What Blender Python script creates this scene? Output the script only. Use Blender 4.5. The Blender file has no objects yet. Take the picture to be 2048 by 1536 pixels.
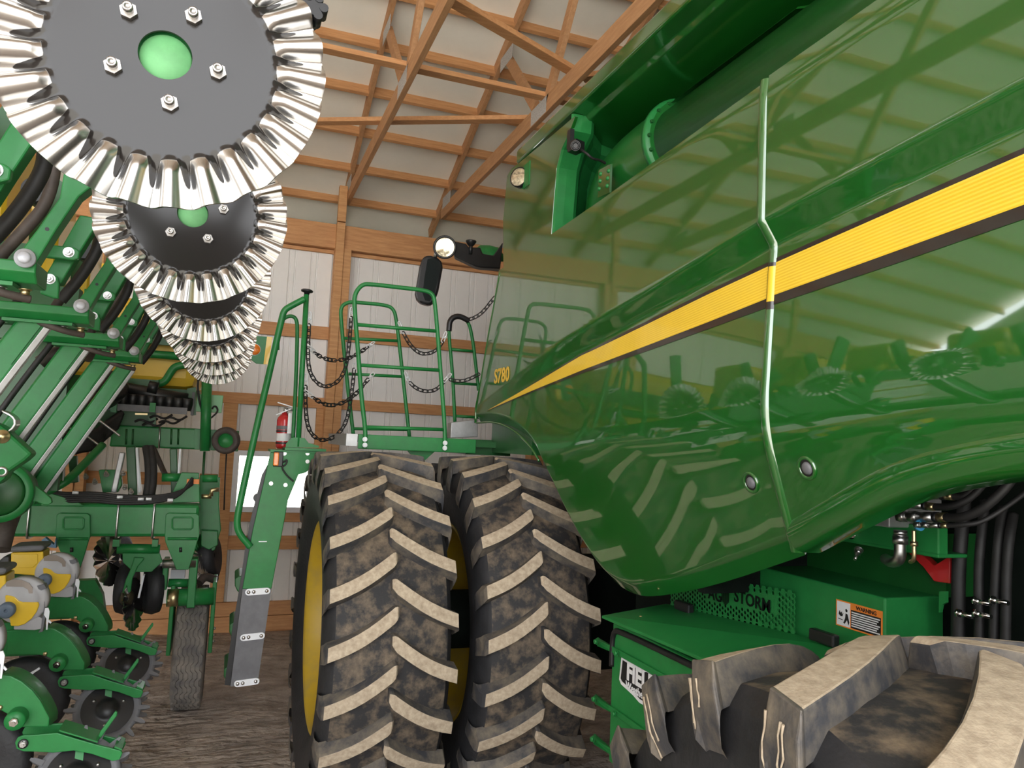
import bpy, math, random
from mathutils import Vector, Matrix
random.seed(7)
C = bpy.context.scene.collection
PI = math.pi
# ------------------------------------------------------------------ camera, sky, exposure
F_PX, H_CAM, ROLL, VPX, VPY = 1500.0, 2.02, 0.045, 462.0, 866.0
dy = Vector((VPX-1024, VPY-768, F_PX)).normalized()
up = Vector((ROLL, -1, ((VPY-768)-ROLL*(VPX-1024))/F_PX)).normalized()
dx = dy.cross(up)
if dx.x < 0: dx = -dx
EYE = Vector((0, 0, H_CAM))
cam = bpy.data.cameras.new('camera'); cam_o = bpy.data.objects.new('camera', cam); C.objects.link(cam_o)
def w(v):                                   # camera axes (x right, y down, z forward) -> world
    v = Vector(v); return Vector((v.dot(dx), v.dot(dy), v.dot(up)))
right, upv, back = w((1,0,0)), w((0,-1,0)), w((0,0,-1))
cam_o.matrix_world = Matrix(((right.x,upv.x,back.x,0),(right.y,upv.y,back.y,0),(right.z,upv.z,back.z,H_CAM),(0,0,0,1)))
cam.sensor_fit = 'HORIZONTAL'; cam.sensor_width = 36.0; cam.lens = 36.0*F_PX/2048.0
cam.clip_start = 0.05; cam.clip_end = 200
sc = bpy.context.scene; sc.camera = cam_o
world = bpy.data.worlds.new('sky'); sc.world = world; world.use_nodes = True
bg = world.node_tree.nodes['Background']
_wt = world.node_tree; _tc = _wt.nodes.new('ShaderNodeTexCoord'); _sx = _wt.nodes.new('ShaderNodeSeparateXYZ'); _rp = _wt.nodes.new('ShaderNodeValToRGB')
_wt.links.new(_tc.outputs['Generated'], _sx.inputs[0]); _wt.links.new(_sx.outputs['Z'], _rp.inputs['Fac']); _wt.links.new(_rp.outputs['Color'], bg.inputs[0])
_e = _rp.color_ramp.elements; _e[0].position = 0.0; _e[0].color = (0.86, 0.82, 0.74, 1); _e[1].position = 0.02; _e[1].color = (0.95, 0.97, 1.0, 1)   # ground below, overcast sky above
bg.inputs[1].default_value = 6.2
sc.view_settings.view_transform = 'Standard'; sc.view_settings.look = 'None'
sc.view_settings.gamma = 1.0; sc.view_settings.use_curve_mapping = False
sc.view_settings.exposure = 0.12
def P(px, py, X=None, Y=None, Z=None):      # the point of the place seen at a pixel, on the plane X=, Y= or Z=
    r = w((px-1024, py-768, F_PX))
    t = X/r.x if X is not None else (Y/r.y if Y is not None else (Z-H_CAM)/r.z)
    return EYE + r*t

# ------------------------------------------------------------------ materials
MATS = {}
def nt(name):
    m = bpy.data.materials.new(name); m.use_nodes = True; MATS[name] = m
    t = m.node_tree; return m, t, t.nodes['Principled BSDF']
def mat(name, col, rough=0.5, metal=0.0, coat=0.0, noise=0.0, nscale=8.0, col2=None, bump=0.0, bscale=40.0, spec=None, stretch=None, lo=.35, hi=.65, rvar=0.0, detail=6.0):
    m, t, b = nt(name)
    b.inputs['Roughness'].default_value = rough; b.inputs['Metallic'].default_value = metal
    b.inputs['Coat Weight'].default_value = coat; b.inputs['Coat Roughness'].default_value = 0.03
    if spec is not None: b.inputs['Specular IOR Level'].default_value = spec
    b.inputs['Base Color'].default_value = (*col, 1)
    tc = t.nodes.new('ShaderNodeTexCoord'); co = tc.outputs['Object']
    if stretch:
        mp = t.nodes.new('ShaderNodeMapping'); mp.inputs['Scale'].default_value = stretch
        t.links.new(co, mp.inputs['Vector']); co = mp.outputs['Vector']
    if col2 is not None or noise:
        n = t.nodes.new('ShaderNodeTexNoise'); n.inputs['Scale'].default_value = nscale; n.inputs['Detail'].default_value = detail
        n.inputs['Roughness'].default_value = 0.65
        t.links.new(co, n.inputs['Vector'])
        r = t.nodes.new('ShaderNodeValToRGB')
        r.color_ramp.elements[0].position = lo; r.color_ramp.elements[1].position = hi
        c2 = col2 if col2 is not None else tuple(min(1, c*(1+noise)) for c in col)
        c1 = col if col2 is not None else tuple(c*(1-noise) for c in col)
        r.color_ramp.elements[0].color = (*c1, 1); r.color_ramp.elements[1].color = (*c2, 1)
        t.links.new(n.outputs['Fac'], r.inputs['Fac']); t.links.new(r.outputs['Color'], b.inputs['Base Color'])
        if rvar:
            mr = t.nodes.new('ShaderNodeMapRange'); mr.inputs['To Min'].default_value = rough-rvar; mr.inputs['To Max'].default_value = rough+rvar
            t.links.new(n.outputs['Fac'], mr.inputs['Value']); t.links.new(mr.outputs['Result'], b.inputs['Roughness'])
    if bump:
        n2 = t.nodes.new('ShaderNodeTexNoise'); n2.inputs['Scale'].default_value = bscale; n2.inputs['Detail'].default_value = 6
        t.links.new(co, n2.inputs['Vector'])
        bp = t.nodes.new('ShaderNodeBump'); bp.inputs['Strength'].default_value = 1.0; bp.inputs['Distance'].default_value = bump
        t.links.new(n2.outputs['Fac'], bp.inputs['Height']); t.links.new(bp.outputs['Normal'], b.inputs['Normal'])
    return m
GREEN_L = (0.010, 0.150, 0.022)
gloss = mat('combine_green', (0.006, 0.096, 0.009), 0.30, coat=1.0, noise=0.03, nscale=3)
gloss.node_tree.nodes['Principled BSDF'].inputs['Coat IOR'].default_value = 1.95
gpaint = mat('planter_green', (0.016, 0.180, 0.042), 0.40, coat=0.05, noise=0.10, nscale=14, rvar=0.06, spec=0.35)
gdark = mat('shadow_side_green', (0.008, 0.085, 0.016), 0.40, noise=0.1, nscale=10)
yellow = mat('yellow_paint', (0.78, 0.50, 0.022), 0.35, coat=0.4, noise=0.04, nscale=6)
yellow_b = mat('yellow_stripe_light', (0.86, 0.60, 0.05), 0.35, coat=0.4, noise=0.02, nscale=6)
tankyel = mat('yellow_tank_plastic', (0.62, 0.40, 0.03), 0.45, noise=0.06, nscale=5)
black = mat('black_plastic', (0.010, 0.010, 0.011), 0.40, noise=0.2, nscale=20)
stripeblk = mat('stripe_black', (0.016, 0.013, 0.012), 0.30, coat=0.5, noise=0.1, nscale=20)
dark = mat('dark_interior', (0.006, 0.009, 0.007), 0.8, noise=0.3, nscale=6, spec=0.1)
rimy = mat('shaded_yellow_rim', (0.46, 0.30, 0.018), 0.5, col2=(0.36, 0.25, 0.05), nscale=9, lo=.45, hi=.75)  # darker copy of the yellow paint; the rim's shade is put into the colour
augm = mat('auger_green', (0.011, 0.125, 0.020), 0.35, coat=0.25, noise=0.05, nscale=4)
hosem = mat('rubber_hose', (0.014, 0.013, 0.013), 0.6, noise=0.35, nscale=18)
hoseb = mat('dusty_brown_hose', (0.060, 0.045, 0.038), 0.65, noise=0.3, nscale=18)
steel = mat('zinc_steel', (0.55, 0.54, 0.53), 0.32, metal=1.0, noise=0.12, nscale=25)
wornst = mat('worn_steel', (0.34, 0.32, 0.30), 0.38, metal=1.0, noise=0.2, nscale=40)
chrome = mat('chrome', (0.72, 0.70, 0.68), 0.14, metal=1.0, noise=0.06, nscale=20)
brass = mat('brass_zinc', (0.62, 0.50, 0.28), 0.35, metal=1.0, noise=0.1, nscale=20)
pinm = mat('pale_zinc_cap', (0.52, 0.53, 0.58), 0.42, metal=0.25, noise=0.10, nscale=40)
alum = mat('grey_aluminium', (0.42, 0.42, 0.42), 0.45, metal=0.7, noise=0.1, nscale=20)
greyp = mat('grey_plastic', (0.40, 0.39, 0.40), 0.40, noise=0.06, nscale=10)
greyd = mat('dark_grey_plastic', (0.13, 0.13, 0.14), 0.5, noise=0.12, nscale=12)
bluegrey = mat('blue_grey_plastic', (0.12, 0.16, 0.22), 0.45, noise=0.1, nscale=12)
whitep = mat('white_plastic', (0.78, 0.80, 0.83), 0.4, noise=0.03, nscale=10)
red = mat('red_paint', (0.50, 0.015, 0.018), 0.30, coat=0.5, noise=0.05, nscale=10)
orange = mat('amber_lens', (0.85, 0.22, 0.02), 0.25, coat=0.6, noise=0.15, nscale=60)
orangep = mat('orange_label', (0.75, 0.22, 0.03), 0.5, noise=0.04, nscale=20)
whitel = mat('white_label', (0.72, 0.72, 0.73), 0.45, noise=0.03, nscale=20)
lens = mat('lamp_lens', (0.62, 0.55, 0.40), 0.12, metal=0.7, noise=0.4, nscale=70)
mirrorg = mat('mirror_glass', (0.05, 0.06, 0.06), 0.05, metal=0.6, noise=0.05, nscale=4)
rubber = mat('tire_rubber', (0.016, 0.016, 0.018), 0.62, noise=0.3, nscale=10, bump=.002, bscale=60)
mudrub = mat('muddy_rubber', (0.020, 0.019, 0.020), 0.75, col2=(0.21, 0.155, 0.10), nscale=12.0, lo=.44, hi=.74, bump=.002, bscale=70, detail=12)
mudtop = mat('dried_mud_lug', (0.30, 0.235, 0.165), 0.9, col2=(0.50, 0.41, 0.30), nscale=45, lo=.3, hi=.7, bump=.0012, bscale=160)
mudside = mat('lug_flank', (0.045, 0.045, 0.050), 0.60, col2=(0.22, 0.18, 0.13), nscale=9, lo=.40, hi=.72, bump=.0015, bscale=80, detail=12)
treadm = mat('dusty_tread', (0.09, 0.086, 0.084), 0.75, col2=(0.30, 0.26, 0.215), nscale=9, lo=.35, hi=.8, bump=.002, bscale=60, detail=10)
woodm = mat('pine_lumber', (0.46, 0.22, 0.085), 0.7, col2=(0.70, 0.40, 0.18), nscale=5.0, stretch=(1, 1, 9), lo=.25, hi=.8, bump=.001, bscale=40)
woodx = mat('pine_lumber_along_wall', (0.44, 0.20, 0.080), 0.7, col2=(0.68, 0.37, 0.165), nscale=5.0, stretch=(1, 9, 9), lo=.25, hi=.8, bump=.001, bscale=40)
woody = mat('pine_lumber_across', (0.40, 0.20, 0.088), 0.7, col2=(0.60, 0.34, 0.17), nscale=5.0, stretch=(9, 1, 9), lo=.25, hi=.8, bump=.001, bscale=40)
wallm = mat('white_ribbed_steel', (0.80, 0.79, 0.77), 0.50, noise=0.03, nscale=2.5)
ceilm = mat('white_roof_lining', (0.86, 0.84, 0.76), 0.8, noise=0.04, nscale=1.5, bump=.012, bscale=2.0)
soil = mat('packed_soil', (0.20, 0.16, 0.13), 0.95, col2=(0.50, 0.41, 0.335), nscale=3.2, stretch=(1, 1.7, 1), lo=.3, hi=.70, bump=.16, bscale=6.5, detail=14)
plate = mat('gang_nail_plate', (0.46, 0.46, 0.45), 0.55, metal=0.0, noise=0.3, nscale=90)
glassm = bpy.data.materials.new('window_glass'); glassm.use_nodes = True
_b = glassm.node_tree.nodes['Principled BSDF']; _b.inputs['Transmission Weight'].default_value = 1; _b.inputs['Roughness'].default_value = 0.0; _b.inputs['IOR'].default_value = 1.05

def disc_material():
    m, t, b = nt('polished_coulter_steel')
    at = t.nodes.new('ShaderNodeAttribute'); at.attribute_name = 'polish'
    tc = t.nodes.new('ShaderNodeTexCoord')
    n = t.nodes.new('ShaderNodeTexNoise'); n.inputs['Scale'].default_value = 60; n.inputs['Detail'].default_value = 5
    t.links.new(tc.outputs['Object'], n.inputs['Vector'])
    ad = t.nodes.new('ShaderNodeMath'); ad.operation = 'MULTIPLY_ADD'; ad.inputs[1].default_value = 0.35; 
    t.links.new(n.outputs['Fac'], ad.inputs[0]); t.links.new(at.outputs['Fac'], ad.inputs[2])
    r = t.nodes.new('ShaderNodeValToRGB'); r.color_ramp.elements[0].position = .62; r.color_ramp.elements[1].position = .74
    t.links.new(ad.outputs[0], r.inputs['Fac'])
    mx = t.nodes.new('ShaderNodeMix'); mx.data_type = 'RGBA'
    mx.inputs['A'].default_value = (0.016, 0.014, 0.013, 1); mx.inputs['B'].default_value = (0.50, 0.485, 0.465, 1)
    t.links.new(r.outputs['Color'], mx.inputs['Factor']); t.links.new(mx.outputs['Result'], b.inputs['Base Color'])
    t.links.new(r.outputs['Color'], b.inputs['Metallic'])
    mr = t.nodes.new('ShaderNodeMapRange'); mr.inputs['To Min'].default_value = .16; mr.inputs['To Max'].default_value = .24
    t.links.new(r.outputs['Color'], mr.inputs['Value']); t.links.new(mr.outputs['Result'], b.inputs['Roughness'])
    b.inputs['Coat Weight'].default_value = 0.0; b.inputs['Specular IOR Level'].default_value = 0.38
    return m
discm = disc_material()

# ------------------------------------------------------------------ mesh builder
WL = {}                                     # world position of every parent
class MB:
    def __init__(s): s.v = []; s.f = []; s.m = []; s.s = []
    def add(s, vs, fs, mi=0, smooth=False):
        o = len(s.v); s.v += [Vector(v) for v in vs]
        for k, f in enumerate(fs):
            s.f.append([o+i for i in f]); s.m.append(mi[k] if isinstance(mi, list) else mi); s.s.append(smooth)
        return s
    def obox(s, c, a, b, d, mi=0):          # centre and three half vectors
        c, a, b, d = Vector(c), Vector(a), Vector(b), Vector(d)
        vs = [c+a*i+b*j+d*k for i in (-1,1) for j in (-1,1) for k in (-1,1)]
        return s.add(vs, [(0,1,3,2),(4,6,7,5),(0,4,5,1),(2,3,7,6),(0,2,6,4),(1,5,7,3)], mi)
    def box(s, x0, x1, y0, y1, z0, z1, mi=0):
        return s.obox(((x0+x1)/2,(y0+y1)/2,(z0+z1)/2), ((x1-x0)/2,0,0), (0,(y1-y0)/2,0), (0,0,(z1-z0)/2), mi)
    def bar(s, p0, p1, wd, h, side=(1,0,0), mi=0):   # rectangular bar, wd across 'side', h across the rest
        p0, p1, side = Vector(p0), Vector(p1), Vector(side); d = p1-p0
        sv = (side - d*(side.dot(d)/d.length_squared)).normalized(); nv = d.cross(sv).normalized()
        return s.obox((p0+p1)/2, d/2, sv*wd/2, nv*h/2, mi)
    def tube(s, pts, r, n=10, mi=0, closed=False, caps=True):
        pts = [Vector(p) for p in pts]; N = len(pts); rs = r if isinstance(r, list) else [r]*N
        prev = None; vs = []
        for i, p in enumerate(pts):
            if closed: t = pts[(i+1) % N]-pts[i-1]
            else: t = pts[min(i+1,N-1)]-pts[max(i-1,0)]
            t = t.normalized() if t.length > 1e-9 else Vector((0,0,1))
            if prev is None:
                a = Vector((0,0,1)) if abs(t.z) < .9 else Vector((1,0,0)); nrm = t.cross(a).normalized()
            else:
                nrm = prev - t*prev.dot(t); nrm = nrm.normalized() if nrm.length > 1e-9 else t.orthogonal().normalized()
            prev = nrm; b = t.cross(nrm)
            vs += [p+(nrm*math.cos(2*PI*k/n)+b*math.sin(2*PI*k/n))*rs[i] for k in range(n)]
        fs = []
        for i in range(N if closed else N-1):
            j = (i+1) % N
            fs += [(i*n+k, i*n+(k+1)%n, j*n+(k+1)%n, j*n+k) for k in range(n)]
        s.add(vs, fs, mi, True)
        if caps and not closed:
            o = len(s.v)-len(vs)
            s.f += [[o+k for k in range(n)][::-1], [o+(N-1)*n+k for k in range(n)]]; s.m += [mi, mi]; s.s += [False, False]
        return s
    def cyl(s, p0, p1, r, r1=None, n=20, mi=0):
        p0, p1 = Vector(p0), Vector(p1); d = p1-p0; t = d.normalized(); a = t.orthogonal().normalized(); b = t.cross(a); r1 = r if r1 is None else r1
        c = [a*math.cos(2*PI*k/n)+b*math.sin(2*PI*k/n) for k in range(n)]
        s.add([p0+q*r for q in c]+[p1+q*r1 for q in c], [(k,(k+1)%n,n+(k+1)%n,n+k) for k in range(n)], mi, True)
        o = len(s.v)-2*n
        s.f += [[o+k for k in range(n)][::-1], [o+n+k for k in range(n)]]; s.m += [mi, mi]; s.s += [False, False]
        return s
    def lathe(s, prof, o, ax, n=32, mi=0, smooth=True, mis=None):   # prof: (radius, height along ax)
        o, ax = Vector(o), Vector(ax).normalized(); a = ax.orthogonal().normalized(); b = ax.cross(a); K = len(prof)
        vs = [o+ax*h+(a*math.cos(2*PI*i/n)+b*math.sin(2*PI*i/n))*max(r, 1e-4) for i in range(n) for r, h in prof]
        fs = []; ml = []
        for i in range(n):
            for k in range(K-1):
                fs.append((i*K+k, ((i+1)%n)*K+k, ((i+1)%n)*K+k+1, i*K+k+1)); ml.append(mis[k] if mis else mi)
        return s.add(vs, fs, ml, smooth)
    def prism(s, pts, ext, mi=0):           # polygon of 3-D points pushed along ext
        pts = [Vector(p) for p in pts]; ext = Vector(ext); n = len(pts)
        return s.add(pts+[p+ext for p in pts], [list(range(n))[::-1], [n+k for k in range(n)]]+[(k,(k+1)%n,n+(k+1)%n,n+k) for k in range(n)], mi)
    def torus(s, c, ax, R, r, n=24, m=8, mi=0):
        ax = Vector(ax).normalized(); a = ax.orthogonal().normalized(); b = ax.cross(a)
        return s.tube([Vector(c)+(a*math.cos(2*PI*k/n)+b*math.sin(2*PI*k/n))*R for k in range(n)], r, m, mi, closed=True)
    def hexbolt(s, p, ax, r, h, stud=0.0, mi=0):
        p, ax = Vector(p), Vector(ax).normalized()
        s.cyl(p, p+ax*h*.18, r*1.25, n=20, mi=mi)
        s.cyl(p+ax*h*.18, p+ax*h, r, r*.96, n=6, mi=mi)
        for k in range(6): pass
        if stud: s.cyl(p+ax*h, p+ax*(h+stud), r*.52, r*.45, n=14, mi=mi)
        return s
    def grid(s, rows, mi=0, smooth=True):
        n = len(rows[0]); vs = [p for r in rows for p in r]
        fs = [(i*n+k, i*n+k+1, (i+1)*n+k+1, (i+1)*n+k) for i in range(len(rows)-1) for k in range(n-1)]
        return s.add(vs, fs, mi, smooth)
    def build(s, name, mats, parent=None, bevel=0.0, solid=0.0, weld=False, label=None, autosmooth=False, subsurf=0):
        me = bpy.data.meshes.new(name); off = WL[parent.name] if parent else Vector((0,0,0))
        if not parent:                      # a thing of its own: origin at its foot
            xs = [v.x for v in s.v]; ys = [v.y for v in s.v]; zs = [v.z for v in s.v]
            off = Vector(((min(xs)+max(xs))/2, (min(ys)+max(ys))/2, min(zs)))
        me.from_pydata([tuple(v-off) for v in s.v], [], s.f)
        for mm in (mats if isinstance(mats, (list, tuple)) else [mats]): me.materials.append(mm)
        me.polygons.foreach_set('material_index', s.m); me.polygons.foreach_set('use_smooth', s.s); me.update()
        o = bpy.data.objects.new(name, me); C.objects.link(o)
        if parent: o.parent = parent
        else: o.location = off
        WL[o.name] = off
        if solid:
            md = o.modifiers.new('solid', 'SOLIDIFY'); md.thickness = solid; md.offset = -1
            md = o.modifiers.new('split', 'EDGE_SPLIT'); md.split_angle = math.radians(50)
        if bevel:
            md = o.modifiers.new('bevel', 'BEVEL'); md.width = bevel; md.segments = 2; md.limit_method = 'ANGLE'
        if label: o['label'] = label
        return o
def tag(o, label, cat=None, group=None, kind=None):
    o['label'] = label
    if cat: o['category'] = cat
    if group: o['group'] = group
    if kind: o['kind'] = kind
    return o
def empty(name, loc, label, cat, group=None):
    o = bpy.data.objects.new(name, None); C.objects.link(o); o.location = loc; o.empty_display_size = .1
    WL[o.name] = Vector(loc); return tag(o, label, cat, group)
def copy_tree(o, parent=None):
    c = o.copy(); C.objects.link(c)
    if parent: c.parent = parent
    WL[c.name] = WL[o.name]
    for ch in list(o.children): copy_tree(ch, c)
    return c
def text_mesh(txt, size, extr=0.0, align='CENTER', bold=0.0):
    cu = bpy.data.curves.new('lettering', 'FONT'); cu.body = txt; cu.size = size; cu.extrude = extr; cu.align_x = align; cu.align_y = 'CENTER'; cu.offset = bold; cu.resolution_u = 3
    ob = bpy.data.objects.new('lettering', cu); C.objects.link(ob); dg = bpy.context.evaluated_depsgraph_get()
    me = bpy.data.meshes.new_from_object(ob.evaluated_get(dg)); bpy.data.objects.remove(ob)
    vs = [v.co.copy() for v in me.vertices]; fs = [list(p.vertices) for p in me.polygons]; bpy.data.meshes.remove(me)
    return vs, fs
def put_text(mb, txt, c, u, v, size, mi=0, align='CENTER', bold=0.0, extr=.0005, sx=1.0):   # u reading direction, v up
    c, u, v = Vector(c), Vector(u).normalized(), Vector(v).normalized(); n = u.cross(v)
    vs, fs = text_mesh(txt, size, extr, align, bold)
    mb.add([c+u*q.x*sx+v*q.y+n*q.z for q in vs], fs, mi)
def lerp(a, b, t): return a+(b-a)*t
def interp(x, tab):                         # piecewise linear, tab sorted by x
    if x <= tab[0][0]: return tab[0][1]
    for (x0, y0), (x1, y1) in zip(tab, tab[1:]):
        if x <= x1: return y0+(y1-y0)*(x-x0)/(x1-x0)
    return tab[-1][1]
def smooth_path(pts, it=2):                 # corner cutting for bent tubes
    pts = [Vector(p) for p in pts]
    for _ in range(it):
        q = [pts[0]]
        for a, b in zip(pts, pts[1:]): q += [a*.75+b*.25, a*.25+b*.75]
        pts = q+[pts[-1]]
    return pts
# ------------------------------------------------------------------ the shed: floor, walls, roof
WY = 8.36
ROOF = lambda y: (4.80+.42*(8.4-y)) if y > 1.5 else (4.80+.42*6.9-.42*(1.5-y))   # underside of the top chords
def struct(mb, name, m, label, bevel=0.0):
    return tag(mb.build(name, m, bevel=bevel), label, kind='structure')
mb = MB(); NX, NY = 200, 260
from mathutils import noise as _ns
rows = []
for i in range(NX+1):
    r = []
    for j in range(NY+1):
        x = lerp(-7.0, 9.0, i/NX); y = lerp(-3.2, 8.6, j/NY)
        r.append(Vector((x, y, -.010+.022*_ns.noise(Vector((x*1.7, y*3.5, 0)))+.013*_ns.noise(Vector((x*4, y*11, 3))))))
    rows.append(r)
mb.grid(rows)
struct(mb, 'floor', soil, 'rutted brown packed dirt floor of the machine shed')

def ribbed(mb, x0, x1, z0, z1, y):          # corrugated sheet, ribs run up the wall
    prof = [(0,0),(.006,.012),(.014,.014),(.020,.004),(.060,.004),(.066,.014),(.074,.012),(.080,0)]
    pts = []; k = math.floor(x0/.2286)
    while k*.2286 < x1:
        for a, d in prof:
            x = k*.2286+a
            if x0 <= x <= x1: pts.append((x, y+d))
        k += 1
    pts = [(x0, y)]+pts+[(x1, y)]
    mb.grid([[Vector((x, yy, z0)) for x, yy in pts], [Vector((x, yy, z1)) for x, yy in pts]], smooth=False)
WX0, WX1, WZ0, WZ1 = .10, .80, 1.262, 1.79
mb = MB()
ribbed(mb, -7, WX0, -.12, 4.3, WY+.04); ribbed(mb, WX1, 9, -.12, 4.3, WY+.04)
ribbed(mb, WX0, WX1, -.12, WZ0, WY+.04); ribbed(mb, WX0, WX1, WZ1, 4.3, WY+.04)
struct(mb, 'wall_back', wallm, 'white ribbed steel back wall of the shed')
mb = MB(); mb.box(-7.06, -7, -3.1, 8.5, -.1, 4.7)
mb.prism([(-7, 8.5, 4.7), (-7, 1.5, ROOF(1.5)+.2), (-7, -3.1, ROOF(-3.1)+.2), (-7, -3.1, 4.7)], (-.06, 0, 0)); struct(mb, 'wall_left', wallm, 'white steel end wall beyond the planter')
mb = MB(); mb.box(9, 9.06, -3.1, 8.5, -.1, 4.7)
mb.prism([(9, 8.5, 4.7), (9, 1.5, ROOF(1.5)+.2), (9, -3.1, ROOF(-3.1)+.2), (9, -3.1, 4.7)], (.06, 0, 0)); struct(mb, 'wall_right', wallm, 'white steel end wall behind the combine')
mb = MB(); mb.box(1.9, 9, -3.16, -3.1, -.1, 6.6); struct(mb, 'wall_front_blocker', wallm, 'unseen white blocker wall added behind the combine tail, beside the open shed front')  # unseen wall added to keep sky light off the toolbox and wheel well
mb = MB()
for ya, yb in ((9.45, 1.5), (1.5, -3.2)):
    za, zb = ROOF(ya)+.165, ROOF(yb)+.165
    n = 28; rows = []
    for i in range(n+1):
        y = lerp(ya, yb, i/n); rows.append([Vector((x, y, lerp(za, zb, i/n)+.012*math.sin(i*3.1+x*1.3))) for x in [-7.06+16.12*k/40 for k in range(41)]])
    mb.grid(rows)
o = struct(mb, 'ceiling', ceilm, 'pale sheet lining under the shed roof between the purlins')
md = o.modifiers.new('solid', 'SOLIDIFY'); md.thickness = .04; md.offset = 1

# window on the back wall
mb = MB(); t = .055; y0, y1 = WY-.012, WY+.06
for a in ((WX0-t, WX0, WZ0-t, WZ1+t), (WX1, WX1+t, WZ0-t, WZ1+t), (WX0, WX1, WZ1, WZ1+t), (WX0, WX1, WZ0-t, WZ0)): mb.box(a[0], a[1], y0, y1, a[2], a[3])
wf = struct(mb, 'window_1', whitep, 'bright white framed window on the back wall behind the combine ladder')
mb = MB(); mb.box(WX0, WX1, WY+.02, WY+.026, WZ0, WZ1); mb.build('pane', glassm, wf)

# girts, header, skirt boards, posts
gn = 0
def girt(x0, x1, z0, z1, y0, y1, label):
    global gn; gn += 1
    b = MB(); b.box(x0, x1, y0, y1, z0, z1); return struct(b, 'trim_%d' % gn, woodx, label, bevel=.004)
girt(-7, 9, 3.085, 3.225, WY, WY+.038, 'topmost pine girt across the white wall above the fire extinguisher')
girt(-7, 9, 2.330, 2.446, WY, WY+.038, 'second pine girt from the top, level with the extinguisher head')
girt(-7, WX0-t-.14, 1.47, 1.59, WY, WY+.038, 'pine girt left of the window behind the planter')
girt(WX0-t-.14, WX1+t+.14, WZ1+t, WZ1+t+.10, WY, WY+.038, 'pine header right above the window')
girt(WX1+t+.14, 9, 1.47, 1.59, WY, WY+.038, 'pine girt right of the window behind the tires')
girt(WX0-t-.14, WX1+t+.14, WZ0-t-.10, WZ0-t, WY, WY+.038, 'pine board right under the window sill')
girt(-7, 9, .82, .96, WY, WY+.038, 'pine girt low on the wall under the window')
girt(-7, 9, .145, .285, WY-.01, WY+.038, 'upper of the two pine skirt boards along the floor')
girt(-7, 9, -.08, .14, WY-.01, WY+.038, 'lower pine skirt board touching the dirt floor')
b = MB(); b.box(-7, 9, WY-.075, WY+.038, 4.09, 4.36); struct(b, 'eave_beam', woodx, 'deep pine header beam along the top of the back wall', bevel=.006)
b = MB(); b.box(-7, 9, WY+.0, WY+.038, 4.045, 4.085); struct(b, 'eave_ledger', woodx, 'thin dark pine ledger under the deep header beam', bevel=.004)
for x, zz, lab in ((1.01, 4.55, 'tall pine post rising to the eave behind the platform rails'), (-1.38, 4.55, 'pine post behind the planter toolbar'), (-3.8, 4.55, 'pine post far behind the planter frame'), (3.4, 4.55, 'pine post hidden behind the combine cab'), (5.8, 4.55, 'pine post beyond the combine')):
    b = MB(); b.box(x-.085, x+.005, WY-.145, WY+.03, 0, zz-.18); b.box(x+.007, x+.09, WY-.125, WY+.03, 0, 4.088)
    b.box(x-.085, x+.005, WY-.15, WY-.08, zz-.17, 4.78)
    struct(b, 'wall_post', woodm, lab, bevel=.005)
for x, lab in ((-.02, 'pine jamb stud left of the window'), (.92, 'pine jamb stud right of the window')):
    b = MB(); b.box(x-.07, x+.07, WY-.008, WY+.036, .29, 2.33); struct(b, 'window_stud', woodm, lab, bevel=.004)

# purlins and trusses
mb = MB(); mb.box(-7, 9, 9.40, 9.44, 4.2, 4.72); mb.box(-7, 9, WY+.03, 9.42, 4.22, 4.25); struct(mb, 'trim_eave', ceilm, 'white closed soffit past the top of the back wall')
k = 0; y = 8.65
while y > -3.1:
    z = ROOF(y)+.035; s = -.42 if y > 1.5 else .42
    d = Vector((0, 1, s)).normalized(); nrm = Vector((0, -s, 1)).normalized()
    b = MB(); b.obox(Vector((1, y, z))+nrm*.05, (8.0, 0, 0), d*.019, nrm*.068)
    near = '%s roof purlin up from the eave of the back wall' % ['first','second','third','fourth','fifth','sixth','seventh','eighth','ninth','tenth'][k] if k < 10 else 'pine roof purlin high under the ridge'
    struct(b, 'roof_purlin', woodx, near+', pine' if k < 10 else near, bevel=.003); y -= .505; k += 1
def pY(px, py, X): q = P(px, py, X=X); return q.y, q.z
w1 = (pY(1093, 183, 2.15), pY(1142, 0, 2.15)); w2 = (pY(1017, 118, 2.15), pY(1072, 215, 2.15))
BC = 4.70
def truss(x, lab):
    r = empty('roof_truss', (x, 8.4, BC), lab, 'truss', 'pine roof trusses'); r['kind'] = 'structure'
    hw = .022
    def stick(name, a, b_, dep, off=0, m=woody):
        q = MB(); q.bar((x+off, a[0], a[1]), (x+off, b_[0], b_[1]), 2*hw, dep); q.build(name, m, r, bevel=.003)
    c = .07
    stick('bottom_chord', (8.42, BC), (-3.1, BC), .14)
    stick('top_chord', (9.0, ROOF(9.0)+c), (1.5, ROOF(1.5)+c), .14); stick('top_chord', (1.5, ROOF(1.5)+c), (-3.1, ROOF(-3.1)+c), .14)
    d = (w1[1][1]-w1[0][1])/(w1[1][0]-w1[0][0])
    ye = w1[0][0]
    for it in range(40):
        ze = w1[0][1]+d*(ye-w1[0][0])
        if ze > ROOF(ye)+.03: break
        ye += -.05 if d < 0 else .05
    stick('web', (w1[0][0], BC), (ye, ROOF(ye)+.03), .09)
    stick('web', w2[1], w2[0], .09)
    for yy, zz in ((w1[0][0]+.1, BC), (8.2, BC+.10), (w2[0][0], w2[0][1])):
        q = MB(); q.box(x-.023, x-.0195, yy-.16, yy+.16, zz-.065, zz+.065); q.build('gang_plate', plate, r)
    return r
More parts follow.
